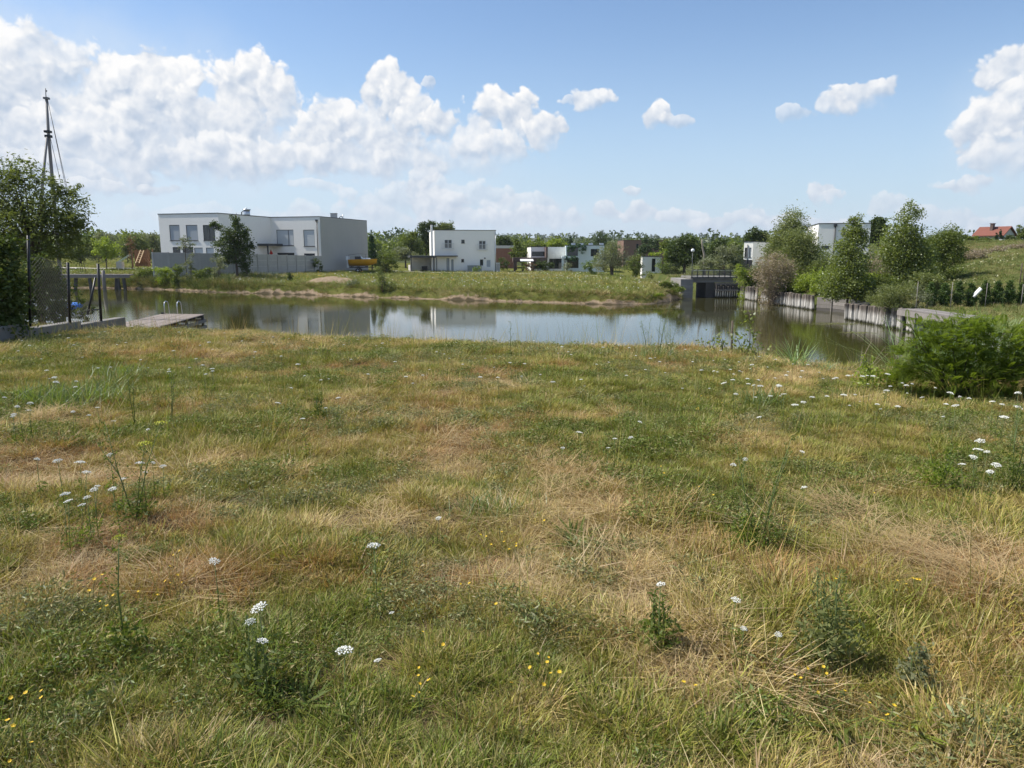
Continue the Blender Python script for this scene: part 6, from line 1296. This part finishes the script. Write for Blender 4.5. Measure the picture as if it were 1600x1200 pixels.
# tall weeds
def weed(name, label, px, py, h, bush_h, rad, n, stems=3, mat=None, top=None, cat='weed', lean=.1, ln=.035, wd=.011, group=None):
    """weed whose foot stands at that pixel"""
    rad *= .8; bush_h *= .8; n = int(n * .72); ln *= .85
    z = 0.0
    for _i in range(3): q = on(px, py, z); z = gz(q.x, q.y)
    r_ = empty(name, (q.x, q.y, z), random.uniform(0, 6.28), label, cat, group); mb = MB(); tv = []; Vs = []; Fs = []; o_ = 0
    for k in range(stems):
        a = random.uniform(0, 6.28); e = Vector((cos(a) * lean * h, sin(a) * lean * h, h * random.uniform(.8, 1.0))); mid = e * .5 + Vector((random.uniform(-.02, .02), random.uniform(-.02, .02), .03)); mb.tube([(0, 0, -.02), mid, e], [.004, .003, .0014], 5); tv.append(e)
        for t in np.linspace(.3, .95, 7):
            b_ = Vector((0, 0, 0)).lerp(mid, t * 2) if t < .5 else mid.lerp(e, t * 2 - 1); a2 = random.uniform(0, 6.28); ll = h * .16 * (1.2 - t); e2 = b_ + Vector((cos(a2) * ll, sin(a2) * ll, ll * 1.1)); mb.tube([b_, e2], [.0015, .0008], 3, cap=False)
            C = np.array(b_) + (np.array(e2) - np.array(b_)) * rng.random((9, 1)) + rng.normal(size=(9, 3)) * .012; V, Fq = leaf_arrays(C, ln * .7, wd * .7, -.3, .2); Vs.append(V); Fs.append(Fq + o_); o_ += len(V)
    C = unit(n) * (rng.random(n) ** .45)[:, None] * np.array([rad, rad, bush_h * .55]) + np.array([0, 0, bush_h * .5]); C[:, 2] = np.maximum(C[:, 2], .01); V, Fq = leaf_arrays(C, ln, wd, -.25, .2); Vs.append(V); Fs.append(Fq + o_)
    me = mb.mesh('stem'); link('stem', me, M_STEMG, r_).rotation_euler = (0, 0, 0); link('leaf', np_mesh('leaf', np.concatenate(Vs), np.concatenate(Fs)), mat or L_WEED, r_)
    if top:
        for e in tv[:top[1]]: u_ = link('umbel', umbel_mesh('umbel', top[2], 22), top[0], r_); u_.location = e
    return r_
weed('thistle_weed', 'dark bushy weed with one tall yellow green topped stalk in the lower left', 198, 1025, .62, .20, .13, 420, 1, L_WEEDD, (M_YGR, 1, .05), lean=.06)
weed('parsnip_plant', 'tall branching plant with a yellow umbel left of the middle', 212, 815, .62, .22, .16, 420, 4, L_WEEDD, (M_YGR, 2, .085), lean=.30)
weed('feathery_weed', 'tall dark feathery weed with a leaning stalk right of the middle', 1185, 860, .78, .26, .24, 700, 3, L_WEEDD, lean=.22)
weed('bushy_weed', 'big grey green bushy weed in the lower right', 1290, 1040, .42, .34, .19, 900, 5, leafmat('grey_weed_leaf', (.12, .14, .05), (.20, .215, .085), .4, .01), lean=.15)
weed('bushy_weed', 'small grey weed on the tawny grass at the lower right edge', 1432, 1080, .2, .16, .10, 320, 3, leafmat('silver_weed_leaf', (.15, .16, .09), (.22, .23, .13), .4, .01))
weed('green_weed', 'lush bright green weed right of the tawny mound', 1465, 765, .34, .26, .22, 620, 4, LF['tamarisk'], lean=.25)
weed('green_weed', 'bright green leafy weed under the tall feathery one', 1165, 862, .24, .18, .16, 420, 3, LF['tamarisk'])
weed('dark_weed', 'dark tall weed at the right edge of the meadow', 1582, 770, .70, .40, .20, 700, 4, L_WEEDD, lean=.15)
weed('dark_weed', 'thin dark weed stalk rising in the left half of the meadow', 212, 672, .62, .12, .08, 120, 2, L_WEEDD, lean=.1)
weed('dark_weed', 'slim weed stalk among the grasses above the grey green patch', 268, 660, .58, .10, .06, 90, 2, L_WEED)
weed('dark_weed', 'spindly weed left of the big umbel cluster', 500, 655, .3, .2, .1, 200, 3, L_WEEDD)
weed('carrot_leaf_tuft', 'feathery grey green carrot leaves under the tall stemmed umbel', 402, 1080, .3, .22, .12, 420, 3, leafmat('carrot_leaf', (.11, .145, .045), (.19, .215, .08), .45, .012))
weed('carrot_leaf_tuft', 'feathery leaves under the umbel beside the straw patch', 1030, 1015, .28, .2, .12, 380, 3, L_WEED)
weed('mullein_spike', 'dark spike rising above the pond edge in the middle', 797, 560, .62, .2, .05, 160, 1, L_WEEDD, lean=.03)
for px, lab in ((1012, 'left'), (1028, 'middle'), (1046, 'right')): weed('branching_weed', {'left': 'first thin branching weed against the water, nearest the dark spike', 'middle': 'tallest thin branching weed against the water', 'right': 'third thin branching weed against the water, nearest the sapling'}[lab], px, 562, .95 if lab == 'middle' else .7, .25, .14, 160, 3, L_WEED, lean=.18, ln=.03, wd=.007)
weed('branching_weed', 'small shrubby weed with a dark stem before the feathery bush', 1356, 610, .48, .40, .26, 420, 3, LF['lime'], lean=.2, ln=.05, wd=.028)
def rosette(label, px, py, n, ln, wd, mat, name='rosette', cat='weed'):
    z = 0.0
    for _i in range(3): q = on(px, py, z); z = gz(q.x, q.y)
    r_ = empty(name, (q.x, q.y, z), 0, label, cat)
    bl_ = [(random.uniform(-.04, .04), random.uniform(-.04, .04), ln * random.uniform(.7, 1.1), random.uniform(0, 6.28), random.uniform(.7, 1.5), wd * random.uniform(.7, 1.2), random.uniform(0, .5), .01) for _ in range(n)]
    link('leaf', blade_mesh('leaf', bl_, 4), mat, r_); return r_
rosette('dark green leafy rosette in the straw patch right of the middle', 900, 850, 46, .17, .024, L_WEEDD)
rosette('small green rosette below the dark one in the straw patch', 905, 868, 26, .11, .02, L_WEED)
rosette('jagged green rosette near the bottom edge left of the middle', 470, 1105, 22, .13, .018, L_WEED)
rosette('pale green rosette at the bottom edge right of the middle', 1440, 1150, 20, .15, .02, LF['lime'])
rosette('green rosette at the bottom right of the middle', 1315, 1150, 22, .14, .018, L_WEED)
def grass_clump(label, px, py, n, h, rad, group=None, mat=None, wd=.0075):
    z = 0.0
    for _i in range(3): q = on(px, py, z); z = gz(q.x, q.y)
    me = blade_mesh('grass_clump', [(random.gauss(0, rad * .5), random.gauss(0, rad * .35), h * random.uniform(.6, 1.1), random.uniform(0, 6.28), random.uniform(.2, .75), wd * random.uniform(.7, 1.2), random.uniform(0, .7), 0) for _ in range(n)], 5)
    o = link('grass_clump', me, mat or L_BLADE); o.location = (q.x, q.y, z - .01); return tag(o, label, 'grass clump', group)
grass_clump('coarse arching green grass clump at the left, nearest the left edge', 62, 632, 170, .42, .34)
grass_clump('coarse arching green grass clump beside the straw heap', 108, 640, 190, .42, .34)
grass_clump('coarse arching green grass clump at the right of the left group', 155, 628, 190, .44, .36)
grass_clump('smaller coarse grass clump behind the left group', 190, 590, 170, .36, .42)
grass_clump('green grass clump in the middle foreground', 755, 800, 330, .17, .30, wd=.005)
grass_clump('grey green low grass clump left of the middle foreground', 590, 855, 330, .13, .34, mat=leafmat('grey_blade', (.11, .135, .06), (.18, .2, .10), .4), wd=.004)
grass_clump('tall green grass clump before the water right of the middle', 1022, 562, 170, .40, .42)
grass_clump('green grass clump below the poplar sapling', 1190, 632, 150, .30, .26)
grass_clump('reed like grass clump against the water right of the sapling', 1243, 572, 60, .62, .16, mat=LF['reed'], wd=.012)
grass_clump('small grass clump right of the reed like one', 1292, 580, 40, .3, .14, mat=LF['reed'])
for px, py, lab in ((1345, 592, 'left one of two dry bending reeds'), (1385, 590, 'right one of two dry bending reeds')): grass_clump(lab + ' against the water before the feathery bush', px, py, 7, .8, .10, mat=LF['dry'], wd=.010)
# straw heaps and swathes of mown straw
def straw(label, px, py, rx, ry, n, hgt, ang=None):
    q = on(px, py, 0); a = on(px + rx, py, 0); bb_ = on(px, py - ry, 0); wx = abs(a.x - q.x); wy = abs(bb_.y - q.y); bl_ = []
    for k in range(n):
        x = random.gauss(0, wx * .5); y = random.gauss(0, wy * .5); a_ = random.gauss(ang, 1.15) if ang is not None else random.uniform(0, 6.28)
        zz = gz(q.x + x, q.y + y) - gz(q.x, q.y); bl_.append((x, y, random.uniform(.08, .30), a_, random.uniform(1.0, 1.9), random.uniform(.0022, .005), random.uniform(-.1, .3), zz + hgt * random.random() * math.exp(-(x / wx) ** 2 - (y / wy) ** 2)))
    o = link('straw', blade_mesh('straw', bl_, 3), leafmat('straw_stalk', (.36, .26, .13), (.52, .40, .22), .3)); o.location = (q.x, q.y, gz(q.x, q.y) + .01); tag(o, kind='stuff'); o['label'] = label
straw('small heap of pale straw beside the coarse grass', 75, 652, 30, 12, 700, .10)
straw('swathe of lying straw at the right', 1440, 860, 110, 30, 420, .07, 2.6)
straw('swathe of lying straw at the right edge', 1560, 925, 110, 40, 380, .07, 2.6)
straw('lying straw on the dry mound right of the middle', 1330, 800, 60, 22, 500, .06, 2.4)
straw('lying straw in the dry middle', 880, 760, 70, 40, 500, .05, .6)

# poplar saplings at the water's edge
def sapling(label, px, Y, ytop, n, rad, ln):
    p = at(px, 540, Y); z = gz(p.x, Y); zt_ = zat(ytop, Y); r_ = empty('poplar_sapling', (p.x, Y, z), 0, label, 'sapling'); mb = MB(); C = []
    for k in range(3):
        ox = random.uniform(-.12, .12); tt = zt_ if k == 0 else z + (zt_ - z) * random.uniform(.55, .8); e = Vector((p.x + ox * 2, Y + random.uniform(-.1, .1), tt)); b_ = Vector((p.x + ox * .4, Y, z - .05)); mb.tube([b_, b_.lerp(e, .5) + Vector((.03, 0, 0)), e], [.008, .006, .003], 6)
        for j in range(n // 3): t = random.uniform(.12, 1.0); q = b_.lerp(e, t); C.append((q.x + random.gauss(0, rad), q.y + random.gauss(0, rad), q.z + random.gauss(0, .02)))
    V, Fq = leaf_arrays(np.array(C), ln, ln * .82, .25, .3); mb.build('stem', M_BARK, r_); link('leaf', np_mesh('leaf', V - np.array([p.x, Y, z]), Fq), LF['poplar'], r_)['kind'] = 'stuff'
sapling('tallest poplar sapling against the water right of the stake', 1168, 12.6, 487, 170, .075, .058)
sapling('small poplar sapling against the water left of the stake', 1108, 13.2, 515, 60, .05, .05)
sapling('poplar sapling leaning on the thin dark stake', 1136, 12.9, 514, 80, .07, .055)
sapling('low leafy poplar shoot right of the tallest sapling', 1186, 12.3, 528, 80, .09, .05)

# feathery bush at the right with reeds behind it
def frond_bush(label, px, py, Y, lobes, n, fl, mat, name='feathery_bush'):
    p = at(px, py, Y); z = gz(p.x, Y); r_ = empty(name, (p.x, Y, z), 0, label, 'bush'); wts = np.array([l[2] * l[3] for l in lobes], float); wts /= wts.sum(); Vs = []; Fs = []; o_ = 0; mb = MB()
    for l, w_ in zip(lobes, wts):
        c = np.array(at(l[0], l[1], Y)); rx = l[2] * Y / FPX; rz_ = l[3] * Y / FPX; m_ = int(n * w_); u_ = unit(m_) * (rng.random(m_) ** .4)[:, None] * np.array([rx, rx * .75, rz_]); st = c + u_
        for k in range(m_):
            if st[k, 2] < z + .03: continue
            d = st[k] - np.array([p.x, Y, z + .1]); d = d / np.linalg.norm(d) * .8 + unit(1)[0] * 1.0; d[2] *= .7; d /= np.linalg.norm(d); L_ = fl * random.uniform(.6, 1.15); nl = 17; t = np.linspace(.08, 1, nl)
            ax = st[k] + d * L_ * t[:, None] + np.array([0, 0, -1]) * (L_ * .25 * t ** 2)[:, None]; s = np.cross(d, np.array([0, 0, 1.0])); s /= np.linalg.norm(s) + 1e-6; s = s + unit(1)[0] * .25
            for sg in (-1, 1):
                ll = L_ * .22 * np.sin(pi * (.18 + .8 * t))[:, None]; dd = s * sg * .85 + d * .5; a0_ = ax; e_ = ax + dd * ll; wv = d * (L_ * .021); mid = (a0_ + e_) / 2
                Vs.append(np.stack([a0_, mid + wv, e_, mid - wv], 1).reshape(-1, 3)); Fs.append(np.arange(4 * nl).reshape(nl, 4) + o_); o_ += 4 * nl
        for k in range(max(2, int(7 * w_))):
            e = Vector(st[random.randrange(m_)]); b_ = Vector((p.x + random.uniform(-.05, .05), Y + random.uniform(-.05, .05), z - .05)); mb.tube([b_, b_.lerp(e, .5) + Vector((0, 0, .08)), e], [.011, .007, .003], 5, cap=False)
    link('foliage', np_mesh('foliage', np.concatenate(Vs) - np.array([p.x, Y, z]), np.concatenate(Fs)), mat, r_); mb.build('branch', M_BARK, r_); return r_
frond_bush('large bright feathery green bush at the right edge of the meadow', 1497, 600, 8.7, [(1490, 535, 66, 44), (1450, 550, 46, 44), (1470, 590, 60, 40), (1540, 595, 80, 40), (1545, 545, 60, 42), (1600, 560, 50, 55), (1500, 585, 90, 34), (1580, 590, 60, 30), (1425, 510, 14, 10), (1640, 540, 60, 60), (1418, 575, 24, 16), (1520, 515, 50, 22)], 4300, .20, LF['tamarisk'])
frond_bush('smaller bright feathery shoot bush left of the large feathery one', 1412, 605, 9.2, [(1410, 588, 22, 16), (1395, 596, 14, 10), (1404, 552, 12, 8)], 420, .15, LF['tamarisk'])
def reeds(label, px, Y, n, ytop, spread):
    p = at(px, 540, Y); z = gz(p.x, Y); h = (zat(ytop, Y) - z) * 1.15; o = link('reeds', blade_mesh('reeds', [(random.gauss(0, spread), random.gauss(0, spread * .6), h * random.uniform(.65, 1.12), random.uniform(0, 6.28), random.uniform(.15, .75), random.uniform(.010, .018), random.uniform(.1, .9), 0) for _ in range(n)], 6), LF['reed']); o.location = (p.x, Y, z - .02); return tag(o, label, 'reeds')
reeds('reed clump rising behind the left part of the feathery bush', 1478, 11.2, 130, 476, .30)
reeds('dense reed clump behind the middle of the feathery bush', 1530, 11.0, 190, 474, .36)
reeds('reed clump at the right edge behind the feathery bush', 1592, 10.8, 170, 470, .36)
reeds('low reeds spilling over the left flank of the feathery bush', 1500, 10.0, 90, 505, .3)
# flower specks on the far lawn
def specks(name, label, mat, n, x0, x1, y0, y1, keep, sz, o_):
    x = rng.uniform(x0, x1, n); y = rng.uniform(y0, y1, n); sd_ = pond_sd(x, y); k = keep(x, y, sd_) & (fbm(x, y, .18, 3, o_) > .47); x, y = x[k], y[k]; z = ground_z(x, y) + rng.uniform(.25, .5, len(x))
    C = np.repeat(np.stack([x, y, z], 1), 3, 0) + rng.normal(size=(3 * len(x), 3)) * np.array([.06, .06, .03]); V, Fq = leaf_arrays(C, sz, sz, 0, .7); o = link(name, np_mesh(name, V, Fq), mat); tag(o, kind='stuff'); o['label'] = label
kp = lambda x, y, s: (s > 1.5) & (x < 17) & (y > 58)
specks('lawn_flowers', 'white flower specks on the lawn across the pond', M_UMBEL, 1000, -30, 17, 58, 112, kp, .065, 101)
specks('lawn_flowers', 'white flower specks on the left bank', M_UMBEL, 400, -58, -25, 76, 100, kp, .07, 102)
specks('lawn_flowers', 'yellow flower specks on the lawn across the pond', M_YEL, 700, -30, 10, 66, 104, kp, .08, 103)
specks('hill_flowers', 'pale flowering weeds on the hillside', leafmat('pale_blossom', (.36, .35, .2), (.5, .48, .3), .3), 1300, 24, 50, 44, 76, lambda x, y, s: np.abs((y - 50) - (x - 30) * 1.3) < 3, .11, 104)

# floating weed on the pond
pw = []
for px, py, rx, ry, n in [(1306, 506, 1.6, .8, 420), (1340, 520, 1.0, .5, 160), (1175, 486, 1.4, .8, 200), (1040, 482, 2.0, .5, 160), (360, 462, 3.0, .4, 160)]:
    c = on(px, py, WATER); q = rng.normal(size=(n, 2)) * np.array([rx, ry]) * .5; pw.append(np.stack([c.x + q[:, 0], c.y + q[:, 1], np.full(n, WATER + .006)], 1))
pw = np.concatenate(pw); pw = pw[pond_sd(pw[:, 0], pw[:, 1]) < -.15]
V, Fq = leaf_arrays(pw, .14, .09, 0, 1.0); V[:, 2] = WATER + .006 + .004 * rng.random(len(V)); o = link('pond_weed', np_mesh('pond_weed', V, Fq), leafmat('floating_weed_leaf', (.10, .11, .04), (.2, .2, .09), .2)); tag(o, kind='stuff'); o['label'] = 'patches of floating weed on the pond before the pile rows'

# ------------------------------------------------------------------ summer haze
m, b, o = new_mat('summer_haze'); pv = b.n.new('ShaderNodeVolumePrincipled'); pv.inputs['Color'].default_value = (0.80, 0.88, 1.0, 1); pv.inputs['Density'].default_value = 0.00011; pv.inputs['Anisotropy'].default_value = 0.2
b.l.new(pv.outputs[0], o.inputs['Volume'])
hz = MB().box(-3350, 3350, -60, 3550, -6, 95).build('haze', m); tag(hz, kind='stuff'); hz['label'] = 'thin summer haze over the far fields and hills'
